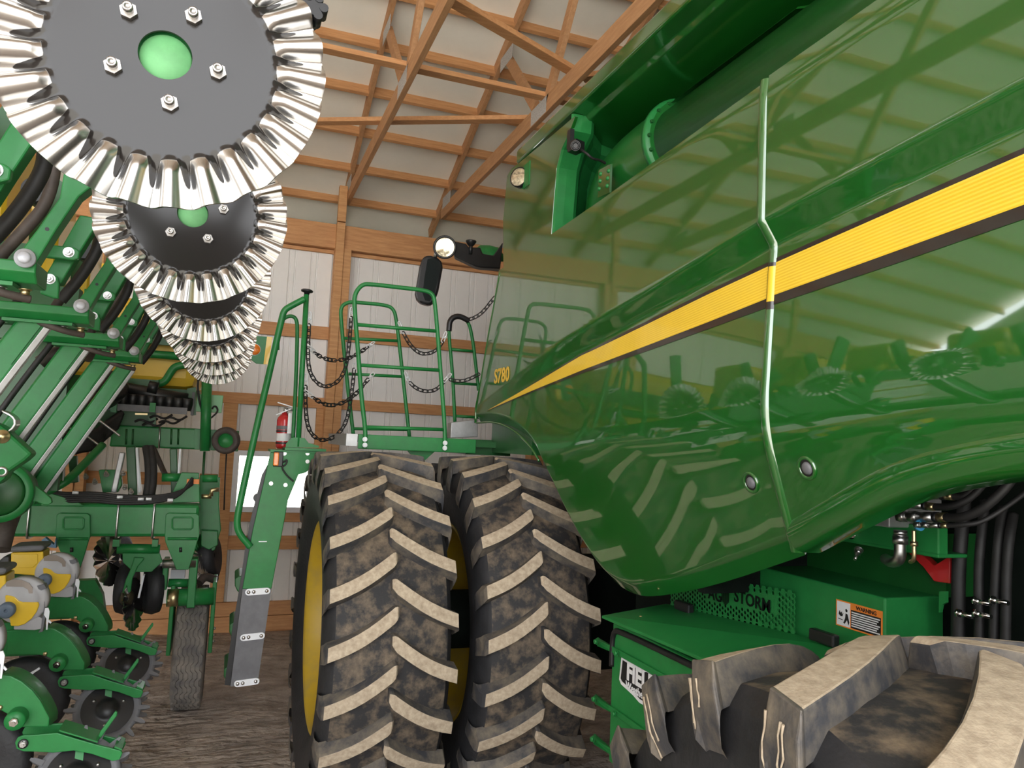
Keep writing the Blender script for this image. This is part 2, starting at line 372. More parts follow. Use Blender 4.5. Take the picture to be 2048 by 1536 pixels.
names = {-2.32:'pine roof truss over the planter, second left of the wall post', -1.2:'pine roof truss over the planter, nearest left of the wall post', -.08:'pine roof truss hidden behind the big coulter', 1.04:'pine roof truss landing on the tall wall post', 2.15:'pine roof truss landing beside the combine mirror', 3.28:'pine roof truss peeking past the grain tank edge', 4.4:'pine roof truss hidden behind the grain tank'}
for x, lab in names.items(): truss(x, lab)
def brace(a, b_, lab):
    q = MB(); q.bar(a, b_, .038, .089, side=(0, 0, 1)); struct(q, 'roof_brace', woodx, lab, bevel=.003)
BZ = BC+.09
a, c_ = P(645, 97, Z=BZ), P(1095, 186, Z=BZ)
brace((-3, a.y, BZ), (4.6, a.y-.02, BZ), 'straight pine brace laid across the truss bottoms, highest to the eye')
a, c_ = P(632, 243, Z=BZ), P(1060, 238, Z=BZ); brace(a+(a-c_)*.6, c_+(c_-a)*.05, 'slanting pine brace running from behind the coulter to the second truss')
a, c_ = P(903, 0, Z=BZ), P(1142, 140, Z=BZ); brace(a+(a-c_)*.15, c_, 'steep pine brace joining the two trusses near the top')
a, c_ = P(1166, 156, Z=BZ), P(1232, 146, Z=BZ); brace(a, c_+(c_-a)*3, 'short pine brace between second truss and grain tank')
# ------------------------------------------------------------------ the combine harvester
comb = empty('combine_harvester', (2.6, 2.8, 0), 'big glossy green combine harvester with yellow side stripe and dual front tires', 'combine harvester')
CREASE = [(1.039,2.808),(1.504,2.768),(1.865,2.733),(2.366,2.66),(3.237,2.539),(4.662,2.247),(4.9,2.2)]
FOLD = [(-1,2.30),(1.059,2.247),(1.859,2.187),(2.314,2.165),(3.3,2.09),(4.8,2.0)]
def Xp(y, z):
    d = z-(interp(y, CREASE) if y >= 1.039 else 2.808+(1.039-y)*.04)
    f = max(0, min(1, (4.75-y)/1.7)); x = 1.468
    if d < 0: x += .050*f*min(1, -d/.07)**1.0
    if d < -.07: x -= .024*f*min(1, (-d-.07)/.45)
    zt = interp(y, FOLD); kf = interp(y, [(1.9,1.0),(3.0,.70),(4.5,.25)])
    if z < zt: x += .34*kf*((zt-z)**2/.36 if zt-z < .18 else zt-z-.09)
    if z > 3.12: x += .35*(z-3.12)**1.5
    return x
def S(px, py, off=0.0):
    x = 1.5
    for _ in range(6):
        q = P(px, py, X=x); x = Xp(q.y, q.z)+off
    return P(px, py, X=x)
def ons(y, z, off=0.0): return Vector((Xp(y, z)+off, y, z))
def dense(poly, n):                         # resample a polyline of (y, z) pairs evenly
    L = [0]
    for a, b in zip(poly, poly[1:]): L.append(L[-1]+math.hypot(b[0]-a[0], b[1]-a[1]))
    out = []
    for i in range(n):
        s = L[-1]*i/(n-1); k = 0
        while k < len(L)-2 and L[k+1] < s: k += 1
        t = (s-L[k])/(L[k+1]-L[k]); out.append((lerp(poly[k][0], poly[k+1][0], t), lerp(poly[k][1], poly[k+1][1], t)))
    return out
def yz(pts): return [(S(*p).y, S(*p).z) for p in pts]
def chaikin(p, it=2):
    for _ in range(it):
        q = [p[0]]
        for a, b in zip(p, p[1:]): q += [(a[0]*.75+b[0]*.25, a[1]*.75+b[1]*.25), (a[0]*.25+b[0]*.75, a[1]*.25+b[1]*.75)]
        p = q+[p[-1]]
    return p
fb = yz([(950,846),(985,843),(1020,855),(1060,890),(1085,935),(1120,1010),(1165,1100),(1210,1165),(1250,1190),(1290,1195),(1400,1175),(1587,1110)])
fb = dense(chaikin(fb), 130)
def panel(bottom, top_of, nt=130, tuck=.045):
    rows = []
    for i, (y, z) in enumerate(bottom):
        ty, tz = top_of(y, i/(len(bottom)-1)); r = []
        for k in range(nt+1):
            t = k/nt; yy, zz = lerp(y, ty, t), lerp(z, tz, t); dd = t*(tz-z)
            r.append(Vector((Xp(yy, zz)+(tuck*(1-dd/.055) if dd < .055 else 0), yy, zz)))
        rows.append(r)
    return rows
def ftop(y, s):
    ty = y if y < 3.3 else lerp(3.3, 4.36, (y-3.3)/(4.722-3.3))
    ty = lerp(ty, max(ty, 1.853), 1)
    return ty, interp(ty, [(1.85,3.178),(2.936,3.127),(4.36,3.085)])
mb = MB(); mb.grid(panel(fb, ftop)[::-1])
front_panel = mb.build('front_side_panel', gloss, comb, solid=.022)
# rear panel with its wheel arch
rb = yz([(1606,1112),(1711,1036),(1828,977),(2048,939)])
rb = rb+[(.85,2.045),(.5,2.0),(.2,1.9),(-.05,1.72)]
rb = dense(chaikin([(1.826, rb[0][1]+.02)]+rb[1:]), 110)
def rtop(y, s): return min(y, 1.832), 3.192+(1.83-y)*.03
mb = MB(); mb.grid(panel(rb, rtop, tuck=.012)[::-1])
rear_panel = mb.build('rear_side_panel', gloss, comb, solid=.022)
mb = MB(); rows = []                        # flared lip around the rear wheel arch
for i, (y, z) in enumerate(rb):
    a = rb[max(i-1,0)]; c = rb[min(i+1,len(rb)-1)]; tx, tz_ = c[0]-a[0], c[1]-a[1]; l = math.hypot(tx, tz_)
    ny, nz = tz_/l, -tx/l
    if nz < 0: ny, nz = -ny, -nz
    r = []
    for d, o in ((.075,.0),(.06,-.010),(.035,-.014),(.008,-.016),(-.004,-.010),(-.012,.01),(-.014,.07)):
        yy, zz = y+ny*d, z+nz*d; r.append(Vector((Xp(yy, max(zz, z-.01))+o, yy, zz)))
    rows.append(r)
mb.grid(rows); mb.build('wheel_arch_lip', gloss, rear_panel)
# bull-nose seam between the panels, painted over by the stripe
seam = yz([(1522,166),(1521,300),(1519,449),(1541,492),(1539,530),(1534,600),(1529,700),(1528,812),(1556,930),(1576,1030),(1589,1104)])
sd = dense(seam, 120); mb = MB(); rows = []; n = 8
T_, B_, BB_ = 2.607, 2.502, 2.474
for y, z in sd:
    o = ons(1.85, z, 0); rows.append([Vector((o.x+.012-.024*math.cos(a), 1.843-.020*math.sin(a)*1.0, z)) for a in [lerp(-PI/2, PI/2, k/n) for k in range(n+1)]])
mi = []
for (y, z) in sd[:-1]:
    mi += [1 if B_ < z <= T_ else (2 if BB_ < z <= B_ or T_ < z <= T_+.012 else 0)]*n
mb.grid(rows, mi); mb.build('panel_seam_edge', [gloss, yellow, stripeblk], front_panel)
# front edge and arch lips of the front panel
mb = MB(); mb.tube([ons(y, z, .004) for y, z in fb[:46]], .006, 8); mb.tube([ons(*p, .003) for p in dense(yz([(1000,545),(993,580),(975,680),(962,760),(951,818),(950,846)]), 30)], .008, 8)
mb.build('panel_edge_bead', gloss, front_panel)
# stripe
ST = [(4.402,2.232),(3.953,2.309),(3.167,2.455),(2.634,2.517),(2.171,2.573),(1.866,2.605),(1.822,2.611),(1.38,2.650),(1.058,2.677),(.3,2.73),(-.3,2.765)]
SB = [(4.402,2.232),(3.701,2.321),(3.092,2.39),(2.629,2.431),(2.166,2.473),(1.866,2.503),(1.828,2.509),(1.379,2.542),(1.059,2.566),(.3,2.60),(-.3,2.625)]
BB = [(4.402,2.228),(3.7,2.311),(3.091,2.374),(2.627,2.409),(2.165,2.448),(1.866,2.474),(1.834,2.479),(1.379,2.510),(1.059,2.535),(.3,2.567),(-.3,2.59)]
iv = lambda tab, y: interp(y, tab[::-1])
def stripe(name, y0, y1, parent):
    mb = MB(); K = 60; R = 22
    for j in range(R):
        rows = []
        for i in range(K+1):
            y = lerp(y0, y1, i/K); a, b = iv(SB, y), iv(ST, y)
            rows.append([ons(y, lerp(a, b, (j+q)/R), -.0022) for q in (0, 1)])
        mb.grid(rows, mi=1 if j % 2 else 0)
    mb.build(name, [yellow, yellow_b], parent)
    mb = MB()
    for lo, hi in ((lambda y: iv(BB, y), lambda y: iv(SB, y)), (lambda y: iv(ST, y), lambda y: iv(ST, y)+.014*min(1, (4.45-y)/1.8))):
        mb.grid([[ons(lerp(y0, y1, i/K), lerp(lo(lerp(y0, y1, i/K)), hi(lerp(y0, y1, i/K)), q/3), -.0018) for q in range(4)] for i in range(K+1)])
    mb.build('stripe_border', stripeblk, parent, label='black border of the yellow stripe')
stripe('stripe', 4.40, 1.862, front_panel); stripe('stripe', 1.826, -.05, rear_panel)
mb = MB(); q = S(1004, 752); put_text(mb, 'S780', (q.x-.003, q.y, q.z), (0, -1, 0), (0, 0, 1), .118, bold=.0032, sx=1.15); mb.build('model_number', yellow, front_panel, label='yellow S780 lettering')
for px, py, par in ((1502, 965, front_panel), (1614, 936, rear_panel)):
    q = S(px, py); ax = Vector((-1, 0, -.28)).normalized(); mb = MB()
    mb.torus(q, ax, .030, .006, 28, 8); l = mb.build('latch_ring', gloss, par)
    mb = MB(); mb.cyl(q-ax*.004, q+ax*.002, .026, n=24); kk = mb.build('latch_well', black, l)
    mb = MB(); mb.lathe([(.019,0),(.017,.006),(.010,.009),(0,.0095)], q+ax*.001+Vector((0,-.003,0)), ax, 20); mb.build('latch_button', greyd, l)

# body behind the panels: tank wall, unloading auger, overhanging tank edge
mb = MB(); mb.box(2.2, 4.6, -1.2, 4.0, 2.2, 3.80); mb.box(1.80, 4.5, 2.5, 3.9, 1.95, 3.05); mb.box(1.64, 4.5, -1.2, 2.5, 2.48, 3.05); mb.build('inner_body', gdark, comb)
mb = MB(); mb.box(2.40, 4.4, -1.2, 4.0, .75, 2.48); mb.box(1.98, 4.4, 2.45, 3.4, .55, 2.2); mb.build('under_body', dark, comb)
mb = MB(); rows = []
for y in (4.40, -1.2):
    rows.append([Vector(v) for v in ((2.25, y, 3.90), (1.6, y, 3.915), (1.592, y, 3.90), (1.592, y, 3.835), (1.60, y, 3.825), (1.68, y, 3.82), (1.70, y, 3.80), (2.0, y, 3.78), (2.06, y, 3.66), (2.2, y, 3.60), (2.2, y, 2.9))])
mb.grid(rows, smooth=False); te = mb.build('grain_tank_edge', gloss, comb, solid=.012, bevel=.004)
def xbolt(parent, p, ax, r, h, m=steel, name='bolt', stud=0):
    b = MB(); b.hexbolt(p, ax, r, h, stud); return b.build(name, m, parent)
for px, py, X in ((1450, 62, 1.95), (1305, 187, 1.98), (1304, 134, 1.9)): q = P(px, py, X=X); xbolt(te, q, (-.6, -.3, -.6), .016, .02)
# front corner panel of the tank, its post and work light
cp = [P(*p, X=1.6) for p in ((1002,548),(1006,440),(1014,352),(1022,338),(1080,291),(1142,238),(1150,232),(1140,262),(1122,300),(1113,336),(1106,420),(1099,482),(1050,512))]
cp = [Vector((1.6, q.y, q.z)) for q in cp]; cp[0] = Vector((1.6, 4.56, 3.0)); 
mb = MB(); mb.prism(cp[:11]+[Vector((1.6, cp[11].y, 2.95)), Vector((1.6, 4.55, 2.95))], (.02, 0, 0)); mb.build('tank_corner_panel', gloss, te, bevel=.003)
yc = cp[10].y; mb = MB(); rows = []
prof = [(1.602, 0), (1.612, -.012), (1.66, -.014), (1.72, -.012), (1.745, .01), (1.765, .05), (1.80, .12), (1.9, .22), (2.3, .30)]
lev = [(2.9, yc+.02), (cp[10].z, yc), (cp[9].z, cp[9].y), (cp[8].z, cp[8].y), (cp[7].z, cp[7].y), (3.82, cp[6].y+.05)]
for z, y in lev: rows.append([Vector((x, y+d, z)) for x, d in prof])
mb.grid(rows, smooth=False); mb.build('tank_corner_post', gpaint, te, label='bright green curved corner post', solid=.01)
q = P(1042, 357, X=1.596); ax = Vector((-.8, -.6, 0)); mb = MB(); mb.lathe([(0,-.06),(.045,-.05),(.062,-.01),(.064,.03),(.058,.034)], q, ax, 28); wl = mb.build('work_light', black, te)
mb = MB(); mb.lathe([(.058,.030),(.04,.036),(0,.038)], q, ax, 28); mb.build('lens', lens, wl)
mb = MB(); q2 = P(1053, 350, X=1.598); mb.obox(q2, (.002,0,0), (0,.05,.0), (0,0,.075)); mb.build('light_bracket', gpaint, wl)
q = P(1152, 294, X=1.60); mb = MB(); mb.obox(q, (.03,.01,0), (-.008,.035,0), (0,0,.026)); mb.cyl(q, q+Vector((-.03,-.06,-.02)), .026, n=16); mb.torus(q+Vector((-.03,-.06,-.02)), (-.03,-.06,-.02), .018, .006, 16, 6)
mb.obox(q+Vector((-.02,.03,.05)), (.012,0,0), (0,.02,0), (0,0,.05)); mb.build('rear_view_camera', black, te)
mb = MB(); mb.tube(smooth_path([q, P(1172,305,X=1.62), P(1185,318,X=1.66), P(1200,320,X=1.72), P(1220,332,X=1.80)]), .007, 6); mb.build('camera_cable', hosem, te)
# unloading auger
ax_x, ax_z, ar = 1.95, 3.51, .178
mb = MB(); yf = 3.06
mb.cyl((ax_x, yf-.02, ax_z), (ax_x, -1.2, ax_z+.0), ar, n=48)
mb.tube(smooth_path([(ax_x+.02, yf-.05, ax_z), (ax_x+.02, yf+.35, ax_z), (ax_x+.04, yf+.62, ax_z-.06), (ax_x+.08, yf+.72, ax_z-.3), (ax_x+.10, yf+.74, ax_z-.7)], 3), ar+.04, 36)
au = mb.build('unloading_auger', augm, comb)
mb = MB(); mb.lathe([(ar,-.045),(ar+.040,-.045),(ar+.046,-.03),(ar+.046,-.012),(ar+.012,-.008),(ar+.012,.04),(ar,.04)], (ax_x, yf, ax_z), (0,1,0), 56); fl = mb.build('auger_flange', gpaint, au, label='bright green bolted flange ring')
for k in range(18):
    mb = MB(); a = 2*PI*k/18; p = Vector((ax_x+(ar+.022)*math.cos(a), yf-.045, ax_z+(ar+.022)*math.sin(a))); mb.hexbolt(p, (0,-1,0), .009, .012); mb.build('flange_bolt', gdark, fl)
mb = MB(); p0, p1 = P(1390,112,X=1.70), P(1535,50,X=1.70); mb.prism([(1.86,yf-.02,3.69),(1.86,yf-.9,3.69),(1.93,yf-.9,3.715),(1.93,yf-.02,3.715)], (.01,0,.012)); mb.build('auger_deflector', gloss, au)
mb = MB(); q = P(1210, 362, X=1.72); mb.obox(q, (.006,.0,.002), (.0,.065,.006), (.0,-.0,.075)); bp = mb.build('auger_bracket', gloss, au)
for i, (px, py) in enumerate(((1202,348),(1218,342),(1201,362),(1216,357),(1199,378),(1215,372))): mb = MB(); mb.lathe([(.011,0),(.009,.008),(0,.011)], P(px, py, X=1.623), (-1,-.1,0), 10); mb.build('bracket_bolt', gpaint, bp)
mb = MB(); mb.box(1.99, 2.02, 1.6, yf+.2, 3.63, 3.665); mb.build('auger_conduit', gdark, au)

# ---- wheels
def tire_mesh(mb, c, R, W, rim, nl, lh, lean, tw, bw, flip=1, ph=0.0):
    c = Vector(c); hw = W/2; rc = R-lh
    prof = [(rim, -hw*.78), (rim+.035, -hw*.86), (rim+.10, -hw*.97), ((rim+rc)/2+.03, -hw*1.0), (rc-.12, -hw*.985), (rc-.055, -hw*.95), (rc-.02, -hw*.86), (rc-.004, -hw*.6), (rc+.003, 0)]
    prof = prof+[(r, -h) for r, h in prof[-2::-1]]; K = len(prof)
    mb.lathe(prof, c, (1,0,0), 96, mis=[1 if 6 <= k <= K-8 else 0 for k in range(K-1)])
    pt = lambda r, th, x: c+Vector((x, -r*math.cos(th), r*math.sin(th)))
    for s in (-1, 1):
        for k in range(nl):
            th0 = 2*PI*(k+(.5 if s > 0 else 0))/nl+math.radians(ph); st = []
            us = [-.05, -.02, .02, .12, .25, .4, .55, .7, .82, .92, .985]
            for i, u in enumerate(us):
                th = th0-flip*lean*(u+.12*math.sin(PI*u))*2*PI/nl; rt = R-(.045 if W > .8 else .016)*u*u-(.012 if i == 0 else 0); rb = rc-(.055 if W > .8 else .03)*u*u-.006
                wt = tw*(.55 if i == 0 else .82 if i == 1 else 1)*(1+.10*(1-u)); wb = bw*(.7 if i == 0 else .9 if i == 1 else 1)
                st.append((s*u*hw, th, rt, rb, wt, wb, 2))
            th1 = th0-flip*lean*2*PI/nl
            st.append((s*hw*1.012, th1-.012*flip, R-.040, rc-.06, tw*1.02, bw, 3)); st.append((s*hw*1.03, th1-.02*flip, R-.085, rc-.085, tw*1.05, bw, 3)); st.append((s*hw*1.03, th1-.03*flip, R-.15, rc-.12, tw*1.0, bw*.98, 3)); st.append((s*hw*1.0, th1-.036*flip, R-.20, R-.205, tw*.8, bw*.8, 3))
            vs = []
            for x, th, rt, rb, wt, wb, m in st:
                vs += [pt(rb, th-wb/2/R, x), pt(rt, th-wt/2/R, x), pt(rt, th+wt/2/R, x), pt(rb, th+wb/2/R, x)]
            fs = []; ms = []
            for i in range(len(st)-1):
                o = i*4; m = 2 if st[i+1][6] == 2 else 3
                q = [(o, o+1, o+5, o+4), (o+1, o+2, o+6, o+5), (o+2, o+3, o+7, o+6)]
                if s > 0: q = [f[::-1] for f in q]
                fs += q; ms += [3, m, 3]
            fs += [(0, 1, 2, 3)[::(1 if s > 0 else -1)]]; ms += [3]
            mb.add(vs, fs, ms)
TM = [rubber, mudrub, mudtop, mudside]
def wheel(name, c, R, W, rim, nl, lh, lean, tw, bw, dish, lab, ph=0.0, yaw=0.0):
    def turn(m):
        M = Matrix.Rotation(math.radians(yaw), 3, 'Z'); m.v = [Vector(c)+M @ (v-Vector(c)) for v in m.v]
    mb = MB(); tire_mesh(mb, c, R, W, rim, nl, lh, lean, tw, bw, ph=ph); turn(mb)
    t = mb.build(name, TM, comb, label=lab, bevel=.009 if 'rear' in name else .006); hw = W/2
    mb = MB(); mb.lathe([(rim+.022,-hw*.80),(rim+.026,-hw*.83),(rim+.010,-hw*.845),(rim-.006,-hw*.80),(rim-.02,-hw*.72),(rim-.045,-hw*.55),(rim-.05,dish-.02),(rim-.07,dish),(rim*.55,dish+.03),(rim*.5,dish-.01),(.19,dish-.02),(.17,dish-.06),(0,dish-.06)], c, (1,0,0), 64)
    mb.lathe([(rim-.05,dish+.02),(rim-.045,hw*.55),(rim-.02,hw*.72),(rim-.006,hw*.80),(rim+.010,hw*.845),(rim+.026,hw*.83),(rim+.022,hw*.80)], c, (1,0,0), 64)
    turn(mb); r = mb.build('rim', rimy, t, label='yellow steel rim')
    for k in range(10):
        mb = MB(); a = 2*PI*k/10; mb.hexbolt(Vector(c)+Vector((dish-.015, .23*math.cos(a), .23*math.sin(a))), (-1,0,0), .02, .03); turn(mb); mb.build('wheel_nut', steel, r)
    return t
FY, FZ, FR = 4.44, .965, .985
wheel('front_tire', (.775, FY, FZ), FR, .615, .555, 24, .055, .66, .066, .10, .02, 'outer dual tire with dried mud on its lugs')
wheel('front_tire', (1.53, FY, FZ), FR, .615, .555, 24, .055, .66, .066, .10, .05, 'inner dual tire beside the body panel')
RC, RR, RW, RLEAN, RPH = Vector((1.29, .995, .845)), .848, .88, 1.12, 7.0
wheel('rear_tire', RC, RR, RW, .36, 18, .064, RLEAN, .090, .135, .06, 'muddy rear tire close to the eye', RPH, -8.0)
mb = MB(); mb.cyl((1.0, FY, FZ), (4.4, FY, FZ), .17, n=24); mb.box(1.9, 4.2, FY-.3, FY+.3, .7, 1.3); mb.build('axle', dark, comb)
mb = MB(); mb.cyl((1.2, .995, .845), (3.6, .995, .845), .09, n=20); mb.box(2.3, 3.2, .9, 1.4, .6, 1.0); mb.build('steering_axle', gdark, comb)
DR = []; _r = random.Random(3)
for k in range(2, 8):                        # mud that ran down the lug ends
    the = 2*PI*k/18+math.radians(RPH)-RLEAN*2*PI/18
    for m in range(3):
        th = the+_r.uniform(-.05, .045); q = []; n_ = 5; L_ = _r.uniform(.05, .13)
        for j in range(n_+1):
            d_ = .075+L_*j/n_; xx = RC.x-RW/2*(1.034 if d_ < .15 else 1.034-.03*(d_-.15)/.05)-.001
            q.append(Vector((xx, RC.y-(RR-d_)*math.cos(th), RC.z+(RR-d_)*math.sin(th)))); th += _r.uniform(-.008, .008)
        dm = MB(); dm.tube(q, [.0026, .0018, .0014, .0020, .0013, .0026], 6); dm.v = [RC+Matrix.Rotation(math.radians(-8), 3, 'Z') @ (v-RC) for v in dm.v]; DR.append(dm)

_rt = [o for o in comb.children if o.name.startswith('rear_tire')][0]
for dm in DR: dm.build('mud_drip', mudtop, _rt, label='run of dried tan mud on a lug end')
# ------------------------------------------------------------------ combine: deck, rails, ladder, cab side
Z5 = lambda x, y: (430+x/3.151, 540+y/3.151)       # coordinates read off an enlargement of the rails
def pp(pts, Y): return [P(*Z5(*p), Y=Y) for p in pts]
def rail(pts, bars, Y, r=.0135, Y2=None):
    mb = MB(); q = pp(pts, Y); mb.tube(smooth_path(q, 2), r, 12); o = mb.build('guard_rail', gpaint, comb)
    for a, b in bars:
        m2 = MB(); m2.tube(pp([a, b], Y), r*.85, 10); m2.build('crossbar', gpaint, o)
    return o
r1 = rail([(943,1125),(950,1020),(925,830),(902,520),(878,230),(880,150),(925,92),(975,88),(1180,112),(1300,125),(1372,145),(1388,215),(1420,620),(1450,1010),(1448,1135)], [((900,345),(1392,385)),((922,600),(1416,632)),((955,990),(1447,1006))], 4.585)
for x, y in ((945,1067),(945,1103),(1450,1090),(1448,1122)): xbolt(r1, P(*Z5(x,y), Y=4.565), (0,-1,0), .012, .014, whitep)
r2 = rail([(872,1040),(832,700),(792,300),(795,225),(850,200),(900,205),(1060,218),(1125,240),(1145,320),(1185,680),(1225,1050)], [((812,430),(1155,447)),((842,655),(1183,672)),((872,1000),(1218,1006))], 5.40)
r3 = rail([(1512,960),(1497,640),(1470,380),(1480,310),(1535,288),(1595,318),(1622,420),(1648,640),(1662,760)], [((1490,500),(1625,512)),((1505,712),(1650,722)),((1520,920),(1668,930))], 5.50)
mb = MB(); mb.tube(smooth_path(pp([(1474,385),(1480,310),(1535,286),(1600,320)], 5.49), 2), .022, 8); mb.build('rail_wrap', black, r3, label='black tape wrapped round the rail top')
# deck
fa, fb_ = P(*Z5(905,1045), Y=4.60), P(*Z5(1622,1145), Y=4.60)
mb = MB(); mb.box(fa.x, fb_.x+.02, 4.595, 4.615, 1.962, 2.046); mb.box(fa.x, fb_.x+.02, 4.595, 4.66, 2.040, 2.048); mb.box(fa.x, fb_.x+.02, 4.595, 4.65, 1.960, 1.966); dk = mb.build('deck_fascia', gpaint, comb, bevel=.004)
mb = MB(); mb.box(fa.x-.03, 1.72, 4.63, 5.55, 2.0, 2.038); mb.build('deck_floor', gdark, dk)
mb = MB(); mb.box(fa.x-.07, fa.x-.002, 4.62, 5.5, 1.975, 2.048); mb.build('deck_end', alum, dk, label='pale grey deck end plate')
mb = MB(); a = P(*Z5(1215,1140), Y=4.66); b = P(*Z5(1390,1140), Y=4.66); c_ = P(*Z5(1315,1198), Y=4.66); mb.prism([a, b, c_+Vector((.01,0,0)), c_+Vector((-.05,0,0))], (0,.02,0)); mb.build('deck_gusset', gpaint, dk)
a = P(901, 876, Y=4.95); b = P(956, 840, Y=4.95)
mb = MB(); mb.prism([P(901,876,Y=4.95), P(956,874,Y=4.95), P(956,838,Y=4.95), P(903,845,Y=4.95)], (0,.10,0)); sp = mb.build('steel_cover', alum, comb, bevel=.004, label='grey sheet steel cover box')
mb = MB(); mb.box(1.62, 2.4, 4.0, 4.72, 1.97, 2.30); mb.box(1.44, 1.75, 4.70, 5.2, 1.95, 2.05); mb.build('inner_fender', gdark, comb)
# ladder
LY = 4.90
lad_l = [(541,904),(530,954),(504.5,1065),(485,1178)]; lad_r = [(545+52,949),(576,1000),(569,1040),(543,1177)]
mb = MB(); poly = [P(*p, Y=LY) for p in lad_l+lad_r[::-1]+[(612,945),(628,930),(634,904)]]; mb.prism(poly, (0,.012,0)); ls = mb.build('ladder_stringer', gpaint, comb, bevel=.004)
mb = MB(); mb.box(poly[0].x-.002, P(640,900,Y=LY).x+.05, LY-.012, LY+.30, 1.915, 1.928); mb.build('ladder_landing', gpaint, ls)
mb = MB(); mb.prism([P(*p, Y=LY-.003) for p in ((485,1178),(543,1177),(515,1369),(461,1373))], (0,.014,0)); lb = mb.build('rubber_step_flap', greyd, ls, label='dark grey flexible lower ladder side')
for (xa, ya), (xb, yb) in (((491,1184),(540,1181.5)), ((481,1275),(529,1271)), ((469,1367),(518,1362))):
    p0, p1 = P(xa+6, ya, Y=LY-.006), P(xb-6, yb, Y=LY-.006); h = .0195
    mb = MB(); d = (p1-p0).normalized(); n_ = Vector((-d.z, 0, d.x)); pts = []
    for k in range(9): a = PI/2+PI*k/8; pts.append(p0+d*math.cos(a)*h+n_*math.sin(a)*h)
    for k in range(9): a = -PI/2+PI*k/8; pts.append(p1+d*math.cos(a)*h+n_*math.sin(a)*h)
    mb.prism(pts, (0,-.006,0)); br = mb.build('white_bracket', whitep, ls, label='white rounded bracket with three bolts')
    for t in (.0, .28, .98):
        m2 = MB(); m2.lathe([(.011,0),(.010,.006),(.005,.009),(0,.0095)], lerp(p0, p1, t)+Vector((0,-.006,0)), (0,-1,0), 16); m2.build('bolt', steel, br)
for x, y in ((484,1165),(473,1257),(462,1345)):
    q = P(x, y, Y=LY+.05); m2 = MB(); m2.prism([q+Vector(v) for v in ((.01,0,.040),(-.02,0,.038),(-.042,0,.022),(-.040,0,-.02),(-.022,0,-.055),(.0,0,-.062),(.02,0,-.02))], (0,.30,0)); m2.build('step', gdark, ls, bevel=.006)
mb = MB(); mb.prism([P(*p, Y=LY+.03) for p in ((538,925),(524,950),(501,1040),(490,1100),(481,1165),(466,1250),(449,1370),(468,1372),(492,1178),(510,1066),(536,954),(548,910))], (0,.02,0)); mb.build('ladder_edge', black, ls, label='black inner ladder rail')
q = P(516, 996, Y=LY+.04); mb = MB(); mb.cyl(q, q+Vector((0,.03,0)), .028, n=14); mb.build('ladder_knob', black, ls)
for x, y in ((542,967),(571,970),(569,907),(615,907),(615,923)): m2 = MB(); m2.hexbolt(P(x, y, Y=LY-.001), (0,-1,0), .010, .010); m2.build('bolt', steel, ls)
mb = MB(); q = P(525.5, 1083, Y=LY-.002); mb.box(q.x-.024, q.x+.024, q.y-.004, q.y+.004, q.z-.003, q.z+.003); mb.build('ladder_slot_mark', whitep, ls)
q = P(553, 918, Y=LY-.02); mb = MB(); mb.box(q.x-.018, q.x+.040, q.y, q.y+.045, q.z-.047, q.z+.047); al = mb.build('marker_lamp', black, ls, bevel=.005)
mb = MB(); mb.box(q.x-.018, q.x+.014, q.y-.012, q.y+.002, q.z-.041, q.z+.041); mb.build('amber_lens', orange, al, bevel=.006)
mb = MB(); mb.tube(smooth_path([q+Vector((.04,0,-.02)), P(575,918,Y=LY-.03), P(572,930,Y=LY-.03), P(562,934,Y=LY-.02), P(574,952,Y=LY-.02), P(587,963,Y=LY-.02)], 2), .005, 6); mb.build('lamp_wire', hosem, al)
# handrails of the ladder
def trail(name, px, Y, r, Ye=None, it=2):
    Y1 = Y if Ye is None else Ye; n = len(px)
    mb = MB(); mb.tube(smooth_path([P(*p, Y=lerp(Y, Y1, i/(n-1))) for i, p in enumerate(px)], it), r, 12); return mb.build(name, gpaint, ls)
trail('handrail', [(609,598),(580,613),(569,620),(564,634),(540,740),(512.5,857),(477.6,1016),(473.5,1045),(477,1066),(501,1094)], 4.86, .0200, 4.88)
trail('handrail', [(555,700),(556,650),(568,636),(582,631),(593,637),(595,660),(592,762),(586,880)], 5.06, .0125, 5.06)
mt = trail('handrail_mast', [(613,589),(604,745),(596,893)], 4.90, .0165, 4.90, 0)
q = P(614, 583, Y=4.90); mb = MB(); mb.lathe([(0,-.02),(.016,-.02),(.018,-.008),(.036,-.003),(.038,.006),(.030,.012),(0,.013)], q, (.05,0,1), 24); mb.build('mast_cap', black, mt)
mb = MB(); mb.prism([P(*Z5(*p), Y=4.885) for p in ((445,1118),(448,1095),(480,1060),(505,1055),(565,1060),(590,1090),(655,1108),(655,1120))], (0,.012,0)); mb.box(P(*Z5(440,1120),Y=4.88).x, P(*Z5(700,1130),Y=4.88).x, 4.87, 5.1, 1.93, 1.945); mb.build('mast_foot', gpaint, ls)
